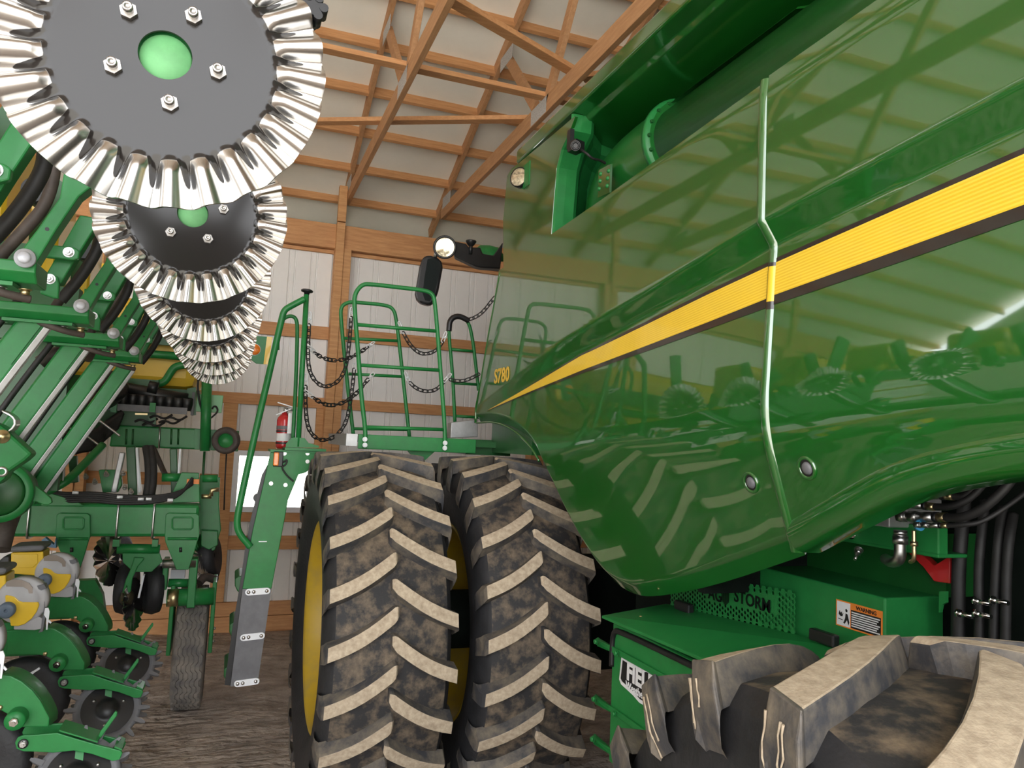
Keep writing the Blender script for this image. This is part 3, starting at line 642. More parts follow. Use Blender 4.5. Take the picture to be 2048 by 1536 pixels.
# cab side, mirror, mirror lamp
mb = MB(); mb.box(2.45, 4.2, 4.75, 6.2, 2.1, 3.75); cab = mb.build('cab', black, comb, bevel=.05)
MY = 5.80; ZM = lambda x, y, Y=MY: P(820+x/8.532, 460+y/8.532, Y=Y)
mb = MB(); mb.prism([ZM(*p) for p in ((690,175),(960,230),(1000,290),(1205,295),(1235,400),(1420,430),(1585,205),(1540,660),(1215,640),(1120,620),(760,450))], (.03,.10,0)); ma = mb.build('mirror_arm', black, cab, bevel=.01)
mb = MB(); pts = [ZM(*p) for p in ((275,430),(215,470),(160,620),(105,960),(82,1080),(105,1170),(170,1240),(300,1275),(370,1265),(430,1190),(490,1020),(560,640),(545,530),(470,470),(360,430))]
mb.prism(pts, (.02,.09,0)); mh = mb.build('mirror_housing', black, ma, bevel=.018)
mb = MB(); mb.prism([ZM(*p, MY-.004) for p in ((300,500),(250,800),(215,1080),(260,1200),(340,1215),(420,1080),(500,760),(525,600),(480,510),(380,480))], (0,.004,0)); mb.build('mirror_glass', mirrorg, mh)
mb = MB(); mb.tube([ZM(430,470), ZM(440,380), ZM(470,300)], .014, 10); mb.build('mirror_stem', steel, mh)
q = ZM(600, 300, MY-.03); ax = Vector((-.35,-.9,-.15)).normalized(); mb = MB(); mb.lathe([(0,-.07),(.05,-.06),(.085,-.02),(.094,.02),(.094,.036),(.078,.036),(.076,.026)], q, ax, 28); lm = mb.build('work_light', black, ma)
mb = MB(); mb.lathe([(.077,.026),(.05,.030),(0,.032)], q, ax, 28); mb.build('lens', lens, lm)
q = ZM(1040, 230); mb = MB(); mb.cyl(q, q+Vector((0,0,-.09)), .016, n=12); mb.lathe([(.01,-.03),(.03,-.01),(.044,.012),(.044,.022),(0,.024)], q, (0,0,1), 16); mb.build('beacon_stub', black, ma)
q = ZM(1340, 380, 6.0); mb = MB(); mb.lathe([(.14,-.06),(.13,.0),(.08,.05),(0,.06)], q, (0,-.3,1), 20); mb.build('cab_roof_corner', gpaint, cab)

# ------------------------------------------------------------------ below the rear panel: dark well, frame, valve block
mb = MB(); mb.box(2.34, 2.40, -1.2, 2.0, .3, 2.6); mb.box(1.64, 2.40, -1.2, 1.95, 2.44, 2.48); mb.box(1.70, 2.40, 2.42, 2.46, 1.5, 2.5); mb.box(1.66, 2.40, -1.2, -1.15, .9, 2.48); mb.build('wheel_well', dark, comb)  # last box: unseen rear sheet added to shut sky light out of the well
mb = MB(); mb.box(1.95, 2.20, 1.825, 2.42, 1.10, 1.598); uw = mb.build('under_housing', gpaint, comb, bevel=.006, label='green sheet metal housing under the rear panel')
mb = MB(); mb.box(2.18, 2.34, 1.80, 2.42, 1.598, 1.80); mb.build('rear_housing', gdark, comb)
b0, b1 = P(1598, 1088, X=2.0), P(1790, 1100, X=2.0)
mb = MB(); mb.box(1.98, 2.02, 1.66, 2.40, 1.755, 1.835); mb.box(1.98, 2.10, 1.66, 2.40, 1.745, 1.757); mb.build('frame_rail', gpaint, comb, bevel=.004)
for px, py in ((1664,1062),(1704,1070)): xbolt(uw, P(px, py, X=1.98), (-1,-.2,0), .011, .02, chrome, stud=.02)
q = P(1718, 1107, X=1.97); mb = MB(); mb.hexbolt(q+Vector((.02,.02,.01)), (-.6,-.3,-.5), .012, .02, .03); mb.build('grease_fitting', steel, uw)
# warning label
WX = 1.948; wl0 = [P(*p, X=WX) for p in ((1672,1198),(1768,1225),(1768,1273),(1672,1250))]
ya, yb, zb, zt_ = 2.024, 1.832, 1.470, 1.555
mb = MB(); mb.box(WX-.001, WX+.001, yb, ya, zb, zt_); lab = mb.build('warning_label', orangep, uw, label='orange warning label with a pictogram')
mb = MB(); mb.box(WX-.0018, WX, ya-.062, ya-.005, zb+.004, zt_-.004, 0); mb.build('pictogram_field', whitel, lab)
mb = MB(); mb.box(WX-.0018, WX, yb+.005, ya-.066, zb+.005, zt_-.022, 0); mb.build('text_field', black, lab)
mb = MB(); put_text(mb, 'WARNING', (WX-.0016, (ya-.066+yb)/2, zt_-.0125), (0,-1,0), (0,0,1), .017, bold=.0004)
q0 = Vector((WX-.0022, ya-.034, zb+.04))
def pk(pts): mb.prism([q0+Vector((0,-a,b)) for a, b in pts], (-.0004,0,0))
pk([(-.016,.012),(-.012,.004),(-.006,.010),(-.006,.0),(.0,.006),(-.004,-.006),(-.014,-.006),(-.02,.0)])
pk([(.008,.018),(.013,.022),(.018,.018),(.017,.012),(.011,.011)]); pk([(.010,.007),(.018,.005),(.026,-.02),(.022,-.03),(.016,-.014),(.006,-.028),(.0,-.026),(.008,-.010)]); pk([(-.022,-.014),(-.002,-.016),(-.002,-.018),(-.022,-.017)])
mb.build('label_print', black, lab)
mb = MB()
for k in range(7):
    z = zt_-.029-k*.0072; mb.box(WX-.0024, WX-.0018, yb+.008+.012*(k % 3)*.5, ya-.069, z-.0019, z+.0019)
mb.build('label_text_lines', whitel, lab)
# hydraulic valve block
mb = MB(); mb.box(1.90, 2.12, 1.764, 2.05, 1.822, 2.02); vb = mb.build('valve_block', alum, comb, bevel=.004, label='grey aluminium hydraulic valve block')
ZV = lambda x, y, X: P(1680+x/4.266, 940+y/4.266, X=X)
def fitting(px0, px1, r, X, hose_to=None, cap=None):
    a, b = ZV(*px0, X), ZV(*px1, X); d = b-a
    mb = MB(); mb.cyl(a, a+d*.16, r*1.0, n=6); mb.cyl(a+d*.16, a+d*.24, r*.7, n=16); mb.cyl(a+d*.24, a+d*.42, r*1.0, n=6); mb.cyl(a+d*.42, a+d*.75, r*.85, n=20)
    f = mb.build('hose_fitting', steel, vb)
    mb = MB(); mb.cyl(a+d*.75, a+d*.83, r*.88, n=20); mb.cyl(a+d*.83, b, r*.80, n=20, mi=1); mb.build('crimp_collar', [black, brass], f)
    if hose_to:
        mb = MB(); mb.tube(smooth_path([b-d*.05]+hose_to, 3), r*.72, 12); mb.build('hydraulic_hose', hosem, f)
fitting((500,395),(915,405), .017, 1.86, [ZV(1050,410,1.84), ZV(1230,330,1.84), ZV(1420,150,1.86), ZV(1560,-60,1.9)])
fitting((440,275),(810,315), .014, 1.90, [ZV(950,320,1.90), ZV(1130,240,1.92), ZV(1270,60,1.95), ZV(1320,-60,2.0)])
fitting((560,200),(970,225), .015, 1.97, [ZV(1060,230,1.98), ZV(1180,120,2.0), ZV(1250,-40,2.0)])
fitting((640,468),(920,475), .009, 1.84, [ZV(1050,470,1.84), ZV(1200,450,1.86), ZV(1400,330,1.9), ZV(1600,180,1.95)])
q = ZV(662, 468, 1.855); mb = MB(); mb.cyl(q, q+Vector((0,-.012,0)), .016, n=16); mb.build('blue_cap', mat('blue_cap', (.05,.28,.5), .4), vb, label='small blue plastic ring')
mb = MB(); mb.tube(smooth_path([ZV(515,520,1.90), ZV(515,640,1.90), ZV(512,770,1.90), ZV(440,790,1.92), ZV(390,760,1.98)], 3), .017, 16); mb.cyl(ZV(515,515,1.9), ZV(515,555,1.9), .021, n=6); mb.cyl(ZV(515,560,1.9), ZV(515,630,1.9), .024, n=6); mb.build('elbow_pipe', steel, vb)
mb = MB(); mb.tube(smooth_path([ZV(630,515,1.88), ZV(632,640,1.88), ZV(634,770,1.88), ZV(600,785,1.89)], 2), .006, 10); mb.cyl(ZV(630,610,1.88), ZV(632,650,1.88), .012, n=6); mb.build('brake_pipe', brass, vb)
mb = MB(); mb.prism([ZV(*p, 2.13) for p in ((545,670),(650,680),(800,815),(930,735),(940,780),(935,970),(800,950),(710,830))], (.03,.0,0)); mb.build('red_bracket', red, comb, bevel=.003, label='red painted steel bracket')
mb = MB(); mb.prism([ZV(*p, 2.08) for p in ((845,1035),(905,1035),(905,1130),(868,1150),(855,1215),(842,1215))], (.01,0,0)); mb.build('side_bracket', gpaint, comb)
for i, (x0, x1) in enumerate(((1010, 1020), (1180, 1200), (1330, 1325), (1420, 1425))):
    mb = MB(); X = 2.12; mb.tube(smooth_path([ZV(x0+60,200+i*60,X+.05), ZV(x0+20,600,X), ZV(x0,900,X), ZV(x1-10,1250,X), ZV(x1-20,1800,X)], 2), .020 if i == 0 else .014, 12); mb.build('drain_hose', hosem, comb)
for x, y in ((1000,1218),(1145,1112),(1150,1220),(1290,1105)):
    a = ZV(x, y, 2.05); mb = MB(); mb.cyl(a, a+Vector((.0,-.05,0)), .007, n=10); mb.cyl(a, a+Vector((0,-.008,0)), .013, n=6); mb.build('hose_clamp_bolt', chrome, comb)

# ------------------------------------------------------------------ front toolbox under the panel
tb = empty('tool_box', (1.78, 2.45, .70), 'green weatherproof toolbox with FIELD sticker behind the rear tire', 'toolbox')
TX = 1.60
mb = MB(); mb.box(TX, 1.89, 2.02, 2.94, .70, 1.285); mb.build('body', gpaint, tb, bevel=.012)
mb = MB(); mb.prism([(TX-.035,2.975,1.290),(1.905,3.0,1.325),(1.905,1.88,1.418),(TX-.035,1.88,1.322)], (0,0,.012)); mb.build('lid', gpaint, tb, bevel=.003)
mb = MB(); mb.tube(smooth_path([(TX-.004,2.925,1.10),(TX-.004,2.925,1.245),(TX-.004,2.86,1.262),(TX-.004,2.03,1.272)], 2), .013, 8); mb.build('rubber_seal', black, tb)
for zz in (1.172, .925, .755):
    mb = MB(); mb.prism([(TX-.006,3.07,zz-.012),(TX-.006,3.07,zz+.012),(TX-.03,3.02,zz+.012),(TX-.012,2.90,zz+.012),(TX-.012,2.05,zz+.018),(TX-.012,2.05,zz-.006),(TX-.012,2.90,zz-.012),(TX-.03,3.02,zz-.012)], (.012,0,0)); hs = mb.build('hinge_strap', gpaint, tb, bevel=.003)
    for yy in (3.045, 2.86):
        m2 = MB(); m2.hexbolt((TX-.018, yy, zz), (-1,0,0), .011, .012); m2.build('bolt', gpaint, hs)
for px, py in ((1282,1231),(1373,1244)):
    q = P(px, py, Z=1.33); m2 = MB(); m2.lathe([(.008,0),(.006,.005),(0,.006)], (q.x, q.y, 1.318+.02*(q.x-1.56)/.4), (0,0,1), 10); m2.build('rivet', brass, tb)
# sticker
sx = TX-.0015; s0 = P(1244, 1317, X=sx); s1 = P(1237, 1367, X=sx)
def stk(pts, mb, x): mb.prism([(x, s0.y-a, s0.z+b) for a, b in pts], (-.0006, 0, 0))
mb = MB(); stk([(-.004,.008),(.185,.006),(.20,.016),(.29,.020),(.345,-.01),(.36,-.09),(.33,-.125),(.15,-.130),(.10,-.118),(.0,-.105),(-.018,-.09)], mb, sx); stc = mb.build('sticker', whitel, tb, label='black and white FIELD sticker')
mb = MB(); stk([(.008,-.004),(.172,-.006),(.20,.003),(.280,.007),(.325,-.018),(.34,-.082),(.315,-.112),(.155,-.115),(.11,-.104),(.008,-.090),(-.004,-.082)], mb, sx-.0007); mb.build('sticker_black', black, stc)
mb = MB(); put_text(mb, 'FIELD', (sx-.0018, s0.y-.165, s0.z-.038), (0,-1,0), (0,0,1), .098, bold=.004); put_text(mb, 'Weatherproof', (sx-.0018, s0.y-.165, s0.z-.094), (0,-1,0), (0,0,1), .042, bold=.0012); mb.build('sticker_lettering', whitel, stc)
# perforated guard with its lettering
GX = 1.900
def gz(y): return 1.337+(2.91-y)*.09
g = .0175; mb = MB(); s3 = math.sqrt(3); tx0, tx1 = 2.60, 2.26
def inside(y, h):
    if not (1.86 < y < 2.96): return False
    top = .150-(max(0, 2.10-y)/.24)**2*.13
    return .004 < h < top
for i in range(48):
    for j in range(14):
        y = 3.0-i*g*.866*1.0*1.155; h = (j+(.5 if i % 2 else 0))*g*1.155*.866*1.155
        if not inside(y, h): continue
        c0 = Vector((GX, y, gz(y)+h)); R1 = g*.68
        ring = lambda R: [c0+Vector((0, R*math.cos(PI/3*k), R*math.sin(PI/3*k))) for k in range(6)]
        solid_ = (2.26 < y < 2.70 and .060 < h < .128) or h > .14 or h < .016
        if solid_: mb.add(ring(R1), [tuple(range(6))[::-1]])
        else:
            mb.add(ring(R1)+ring(R1*.66), [(k, 6+k, 6+(k+1)%6, (k+1)%6) for k in range(6)])
gd = mb.build('perforated_guard', gpaint, tb, solid=.003, label='green perforated guard reading AG STORM')
mb = MB(); put_text(mb, 'AG', (GX-.004, 2.625, gz(2.625)+.086), (0,-1,-.0), (0,0,1), .066, bold=.0012); mb.build('guard_lettering', dark, gd); mb = MB(); put_text(mb, 'STORM', (GX-.004, 2.395, gz(2.395)+.088), (0,-1,0), (0,0,1), .066, bold=.0012)
mb.build('guard_lettering', dark, gd); mb = MB()
for k in range(7): mb.box(GX-.0045, GX-.0035, 2.535+k*.007, 2.5385+k*.007, gz(2.55)+.05+.012*abs(k-3)*.5, gz(2.55)+.135-.008*abs(k-3))
mb.build('guard_emblem', dark, gd)
for yy in (2.80, 1.99):
    mb = MB(); mb.box(GX-.05, GX-.02, yy-.055, yy+.055, gz(yy)+.0, gz(yy)+.04); mb.build('lid_catch', black, tb, bevel=.006)

# ------------------------------------------------------------------ chains and the extinguisher
def chain(pts, Ya, Yb, label, link=.052, white=2):
    q = [P(*Z5(*p), Y=lerp(Ya, Yb, i/(len(pts)-1))) for i, p in enumerate(pts)]; q = smooth_path(q, 3)
    L = [0]
    for a, b in zip(q, q[1:]): L.append(L[-1]+(b-a).length)
    n = max(4, int(L[-1]/(link*.74))); mb = MB(); cur = []
    for i in range(n+1):
        s = L[-1]*i/n; k = 0
        while k < len(L)-2 and L[k+1] < s: k += 1
        cur.append(lerp(q[k], q[k+1], (s-L[k])/max(1e-6, L[k+1]-L[k])))
    for i in range(n):
        a, b = cur[i], cur[i+1]; d = (b-a).normalized(); c_ = (a+b)/2
        sv = d.cross(Vector((0,1,0))).normalized() if i % 2 else d.cross(Vector((1,.4,0))).normalized()
        if i % 2 == 0: sv = (sv+d.cross(Vector((0,1,0))).normalized()*.9).normalized()
        hl, hw = link*.5, link*.21; loop = []
        for k in range(10):
            an = 2*PI*k/10; loop.append(c_+d*(hl-hw)*(1 if math.cos(an) > 0 else -1)*(1 if abs(math.cos(an)) > .01 else 0)+d*hw*math.cos(an)+sv*hw*math.sin(an))
        mb.tube(loop, .0042, 5, 1 if (i < white or i >= n-white) else 0, closed=True)
    return tag(mb.build('safety_chain', [black, whitep]), label, 'chain', 'safety chains of the combine platform')
chain([(598,270),(590,400),(584,520),(592,640),(640,715),(700,742),(780,705),(825,620),(845,480),(857,330),(860,240)], 4.90, 5.38, 'black safety chain in a deep upper loop from mast top to the rear platform rail')
chain([(592,480),(640,535),(700,563),(770,573),(860,552),(930,510),(1000,455)], 4.90, 5.38, 'black safety chain in a shallow upper sag from the mast past the rear rail')
chain([(574,660),(570,760),(570,880),(585,1000),(630,1060),(690,1078),(770,1045),(830,960),(855,820),(872,690),(882,560)], 4.90, 5.38, 'black safety chain in the lowest deep loop above the deck edge')
chain([(570,760),(630,815),(690,848),(745,855),(830,830),(900,770),(950,705),(1000,650)], 4.90, 5.38, 'black safety chain in a shallow lower sag right above the lowest loop')
chain([(1160,330),(1185,395),(1230,475),(1280,522),(1330,533),(1395,510),(1435,455),(1455,395)], 5.38, 5.48, 'black safety chain sagging between rear rail and small rail, upper of two')
chain([(1200,645),(1220,705),(1270,750),(1330,768),(1390,760),(1435,715),(1485,655)], 5.38, 5.48, 'black safety chain sagging between rear rail and small rail, lower of two')
chain([(1600,312),(1640,300),(1690,265),(1735,205),(1765,170)], 5.48, 5.35, 'black safety chain rising from taped rail top to the body panel', white=0)
chain([(1480,690),(1530,702),(1580,697),(1630,675),(1665,655)], 5.46, 5.44, 'black safety chain draped across the small rail beside the S780 lettering', white=0)
ex = empty('fire_extinguisher', (P(566,895,Y=5.2).x, 5.2, P(566,897,Y=5.2).z), 'red fire extinguisher strapped beside the ladder mast', 'fire extinguisher')
e0 = P(566, 897, Y=5.2); mb = MB(); mb.lathe([(0,0),(.040,0),(.046,.008),(.047,.02),(.047,.185),(.042,.205),(.026,.222),(.018,.226),(.016,.24),(0,.24)], e0, (-.02,0,1), 32); mb.build('cylinder', red, ex)
mb = MB(); t0 = e0+Vector((0,0,.24)); mb.cyl(t0, t0+Vector((0,0,.03)), .014, n=14); mb.cyl(t0+Vector((.0,0,.018)), t0+Vector((.05,-.01,.018)), .008, n=10); mb.build('valve', steel, ex)
mb = MB(); mb.bar(t0+Vector((.07,-.02,.030)), t0+Vector((-.055,-.01,.062)), .018, .006, (0,1,0)); mb.bar(t0+Vector((.03,-.02,.024)), t0+Vector((-.06,-.02,-.022)), .018, .006, (0,1,0)); mb.build('squeeze_handle', whitep, ex)
mb = MB(); mb.lathe([(.0478,.05),(.0478,.10)], e0, (-.02,0,1), 32); mb.lathe([(.0480,.125),(.0480,.15)], e0, (-.02,0,1), 32, 1); mb.build('label_band', [whitel, greyd], ex)
mb = MB(); mb.lathe([(.0492,.108),(.0492,.120)], e0, (-.02,0,1), 32); mb.lathe([(.0492,.03),(.0492,.042)], e0, (-.02,0,1), 32); mb.build('strap', black, ex)
mb = MB(); mb.box(e0.x+.015, e0.x+.047, 5.14, 5.25, e0.z+.10, e0.z+.235); mb.box(e0.x-.01, e0.x+.09, 5.25, 5.258, e0.z-.03, e0.z+.19); mb.build('mount_bracket', alum, ex)
# ------------------------------------------------------------------ the planter: fluted coulters overhead
CX, CZ, CR, SP = -.1165, 2.514, .2055, .762
NW = 25
def coulter_mesh():
    me_v = []; me_f = []; pol = []; NA, NR = NW*20, 34; r0 = .033
    radii = [lerp(r0, .128, i/8) for i in range(9)]+[lerp(.128, CR, (i/(NR-9))) for i in range(1, NR-8)]
    for i, r in enumerate(radii):
        a_ = max(0, (r-.134)/(CR-.134)); amp = .0078*min(1, a_*3.2)**1.1*(1+.25*a_)
        for k in range(NA):
            th = 2*PI*k/NA; ph = NW*th+.55*a_
            s = math.sin(ph); wv = math.copysign(abs(s)**.75, s)*(1) + .12*math.sin(2*ph)
            rr = r*(1+(.004*wv*a_))
            me_v.append(Vector((rr*math.cos(th), -amp*wv, rr*math.sin(th))))
            pocket = -math.sin(ph+.35)          # black paint lingers in one flank of every flute
            p = (r-(.1425+.036*max(0, pocket)**.7))/.006 if r > .12 else -1
            pol.append(max(0, min(1, .5+.5*p)))
    R = len(radii)
    for i in range(R-1):
        for k in range(NA): me_f.append([i*NA+k, i*NA+(k+1) % NA, (i+1)*NA+(k+1) % NA, (i+1)*NA+k])
    return me_v, me_f, pol
cv, cf, cpol = coulter_mesh()
def make_coulter():
    L = Vector((CX, 1.065, CZ)); r = empty('coulter_disc', L, 'largest fluted coulter disc at the front of the overhead row, five bolts showing', 'coulter', 'fluted coulter discs of the planter wing')
    c = Vector((CX, 1.065, CZ)); mb = MB(); mb.add([c+v for v in cv], cf, 0, True)
    d = mb.build('blade', discm, r, solid=.004)
    at = d.data.attributes.new('polish', 'FLOAT', 'POINT'); at.data.foreach_set('value', cpol)
    mb = MB(); mb.lathe([(0,-.0),(.031,-.0),(.033,.004),(.034,.02)], c+Vector((0,.004,0)), (0,1,0), 40); mb.build('hub_face', mat('hub_green', (.10,.30,.115), .6, noise=.12, nscale=30), r, label='pale green hub face in the centre hole')
    mb = MB(); mb.cyl(c+Vector((0,.012,0)), c+Vector((0,.10,0)), .052, n=28); hbk = mb.build('bearing_hub', gpaint, r)
    mb = MB(); mb.prism([c+Vector(v) for v in ((-.02,.06,-.045),(.03,.06,.02),(-.30,.06,.30),(-.36,.06,.24))], (0,.025,0)); mb.build('coulter_arm', gpaint, r, bevel=.004)
    for k in range(5):
        a = math.radians(63+72*k); p = c+Vector((.0665*math.cos(a), -.001, .0665*math.sin(a)))
        mb = MB(); mb.cyl(p, p+Vector((0,-.0015,0)), .0135, n=24); mb.cyl(p+Vector((0,-.0015,0)), p+Vector((0,-.0095,0)), .0118, .0112, n=6); nut = mb.build('nut', wornst, r)
        mb = MB(); mb.lathe([(.0066,.0),(.0066,.012),(.0062,.0175),(.0036,.0175),(.0030,.0155),(0,.0155)], p+Vector((0,-.003,0)), (0,-1,0), 20); mb.build('stud', steel, nut)
    mb = MB()                                # stamped characters, read upside down
    def arc_text(txt, R, a0, step, size):
        for k, ch in enumerate(txt):
            if ch == ' ': continue
            a = math.radians(a0-k*step); u = Vector((-math.sin(a), 0, math.cos(a)))*-1; v = Vector((math.cos(a), 0, math.sin(a)))*-1
            put_text(mb, ch, c+Vector((R*math.cos(a), -.0006, R*math.sin(a))), u, v, size, bold=-.00012, extr=.0003)
    arc_text('USA SSR 23009R', .1205, 292, 3.2, .0105); arc_text('0960', .1325, 280, 3.0, .0085)
    mb.build('stamp', black, d, label='stamped part number')
    return r
c0 = make_coulter()
labs = ['second fluted coulter disc, black centre half hidden by the largest disc', 'third fluted coulter disc from the front, dark centre just showing', 'fourth fluted coulter disc from the front in the overhead row', 'fifth fluted coulter disc from the front in the overhead row', 'farthest and smallest fluted coulter disc at the end of the row']
for k in range(1, 6):
    c = copy_tree(c0); c.location = Vector(c0.location)+Vector((0, SP*k, 0)); c['label'] = labs[k-1]; c.rotation_euler = (0, math.radians([48, 20, 33, 5, 61][k-1]), 0)

# ------------------------------------------------------------------ wing linkages between the coulters
Z1 = lambda x, y: (x/6.4, 220+y/6.4)
Z9 = lambda x, y: (x/6.02, 420+y/6.02)
Z10 = lambda x, y: (x/6.4, 640+y/6.4)
def make_link():
    y0 = 2.19
    r = empty('row_linkage', (-.6, y0, 1.6), 'foremost green wing linkage with the largest zinc pivot pin', 'linkage', 'wing row linkages of the planter')
    Q = lambda p, y=y0: P(*p, Y=y)
    def pr(name, pts, y, ext, m=gpaint, bevel=.004, par=None, label=None):
        mb = MB(); mb.prism([Q(p, y) for p in pts], (0, ext, 0)); return mb.build(name, m, par or r, bevel=bevel, label=label)
    arm = pr('upper_arm', [(38,510),(41.5,500),(73,460),(119,395),(127,346),(140,325),(195,352),(180,376),(158,393),(112.5,460),(73,524),(60,535),(45,530)], y0-.005, .055)
    mb = MB(); q = Q((94,458), y0-.006); mb.cyl(q, q+Vector((0,.004,0)), .005, n=14); mb.build('arm_hole', black, arm)
    pn = Q((52,518)); mb = MB(); mb.lathe([(0,-.020),(.012,-.020),(.0155,-.016),(.0165,-.010),(.0235,-.009),(.0245,-.004),(.0245,.0),(.018,.003),(.018,.02)], pn+Vector((0,-.006,0)), (0,1,0), 32); mb.build('pivot_pin', pinm, r, label='pale zinc pivot pin')
    bx = Q((73,527)).x; bt, bm, bb = Q((73,524)).z, Q((73,546)).z, Q((73,565)).z
    mb = MB(); mb.prism([(bx-.30, y0, bt), (bx, y0, bt), (bx+.003, y0, bm), (bx+.003, y0+.03, bb), (bx+.003, y0+.14, bb), (bx+.003, y0+.14, bt)][0:0] or [(bx, y0, bt), (bx, y0, bm), (bx, y0+.028, bb), (bx, y0+.13, bb), (bx, y0+.13, bt)], (-.30, 0, 0)); br = mb.build('head_bracket', gpaint, r, bevel=.004)
    mb = MB(); mb.box(bx-.26, bx-.05, y0+.01, y0+.10, bb-.012, bb-.002); mb.build('bracket_flange', gpaint, br)
    for dx_, m in ((-.085, steel), (-.03, brass)):
        mb = MB(); mb.hexbolt((bx+dx_, y0+.05, bb-.012), (0,0,-1), .012, .016); mb.build('bracket_nut', m, br)
    mb = MB(); mb.tube(smooth_path([(bx-.16, y0+.04, bb-.004), (bx-.12, y0+.02, bb-.018), (bx-.07, y0+.03, bb-.032), (bx-.02, y0+.06, bb-.036)], 2), .011, 10); mb.build('down_force_spring', hoseb, r, label='rusty brown spring under the bracket')
    yb = y0+.42
    b2 = pr('rear_arm', [Z9(*p) for p in ((560,760),(640,620),(900,160),(960,60),(1240,100),(1180,160),(930,560),(735,885),(640,880))], yb, .05)
    t1 = pr('pivot_tab', [Z9(*p) for p in ((480,1005),(480,900),(560,780),(690,790),(712,900),(700,1065),(640,1060))], yb-.03, .02)
    mb = MB(); mb.hexbolt(P(*Z9(600,832), Y=yb-.03), (0,-1,0), .0125, .014, .006); mb.build('bolt', steel, t1)
    t2 = pr('link_strap', [Z9(*p) for p in ((450,395),(900,450),(960,495),(945,585),(880,605),(450,555))], yb-.035, .02)
    mb = MB(); mb.hexbolt(P(*Z9(828,510), Y=yb-.035), (0,-1,0), .0125, .014, .006); mb.build('bolt', steel, t2)
    mb = MB(); q = [P(*Z9(*p), Y=yb+.10) for p in ((730,1090),(800,1010),(930,860),(1050,690),(1150,520),(1195,400),(1205,250),(1190,60))]; mb.tube(smooth_path(q, 2), .018, 12); mb.build('hydraulic_hose', hosem, r)
    mb = MB(); q = [P(*p, Y=y0+.24) for p in ((-30,560),(0,512),(28,482),(60,448),(88,415),(105,370),(110,325),(104,280))]; mb.tube(smooth_path(q, 2), .017, 12); mb.build('seed_tube', hoseb, r, label='dusty brown ribbed seed tube')
    # long lower arm: square tube with a bare steel bar along its edge
    d = Vector((-.235, 0, -.43)).normalized(); n_ = Vector((d.z, 0, -d.x))          # n_ points up-left
    if n_.x > 0: n_ = -n_
    a0 = Vector((-.605, y0+.80, 2.385)); ln = .98
    mb = MB()
    sec = [(0.012, 0), (.088, .0), (.10, .02), (.10, .11), (.012, .11)]
    mb.prism([a0+n_*u+Vector((0,v,0)) for u, v in sec], d*ln); la = mb.build('lower_arm', gpaint, r, bevel=.006)
    mb = MB(); mb.prism([a0+n_*u+Vector((0,v,0)) for u, v in ((-.010,-.005),(.010,-.012),(.012,.02),(-.006,.03))], d*(ln*.93)); mb.build('wear_bar', alum, la, bevel=.003, label='bright bare steel bar along the arm')
    mb = MB(); e = a0+d*.0; mb.prism([e+n_*u+Vector((0,-.006,0))+d*v for u, v in ((.02,.0),(.075,.0),(.075,.16),(.02,.20))], (0,.02,0)); mb.build('arm_gusset', gpaint, la)
    mb = MB(); q = [a0+n_*.15+Vector((.02,.06,.02)), a0+n_*.14+d*.25+Vector((0,.03,0)), a0+n_*.13+d*.55+Vector((0,.02,0)), a0+n_*.125+d*.85+Vector((0,.02,0))]; mb.tube(smooth_path(q, 2), .013, 10); mb.build('brake_hose', hosem, r)
    # yellow hopper of the row behind the arms
    mb = MB(); mb.box(-1.35, -.74, y0+.62, y0+.98, 2.62, 3.02); mb.build('seed_hopper', yellow, r, bevel=.03, label='yellow seed hopper behind the arms')
    mb = MB(); mb.box(-1.30, -.62, y0+.50, y0+.58, 2.50, 2.58); mb.bar((-.95,y0+.52,2.52), (-.70,y0+.52,3.0), .05, .07, (0,1,0)); mb.build('hopper_frame', gdark, r)
    mb = MB(); mb.cyl((-.585,y0+.30,2.70), (-.585,y0+.38,2.70), .035, n=18); mb.build('down_force_bag', black, r)
    return r
lk = make_link()
ll = ['second green wing linkage, its zinc pin beside the second coulter', 'third green wing linkage from the front with smaller zinc pin', 'farthest green wing linkage, in front of the yellow tank']
for k in range(1, 4):
    c = copy_tree(lk); c.location = Vector(lk.location)+Vector((0, SP*k, 0)); c['label'] = ll[k-1]
c = copy_tree(lk); c.location = Vector(lk.location)+Vector((0, -SP, 0)); c['label'] = 'nearest green wing linkage, mostly cut off behind the largest coulter'

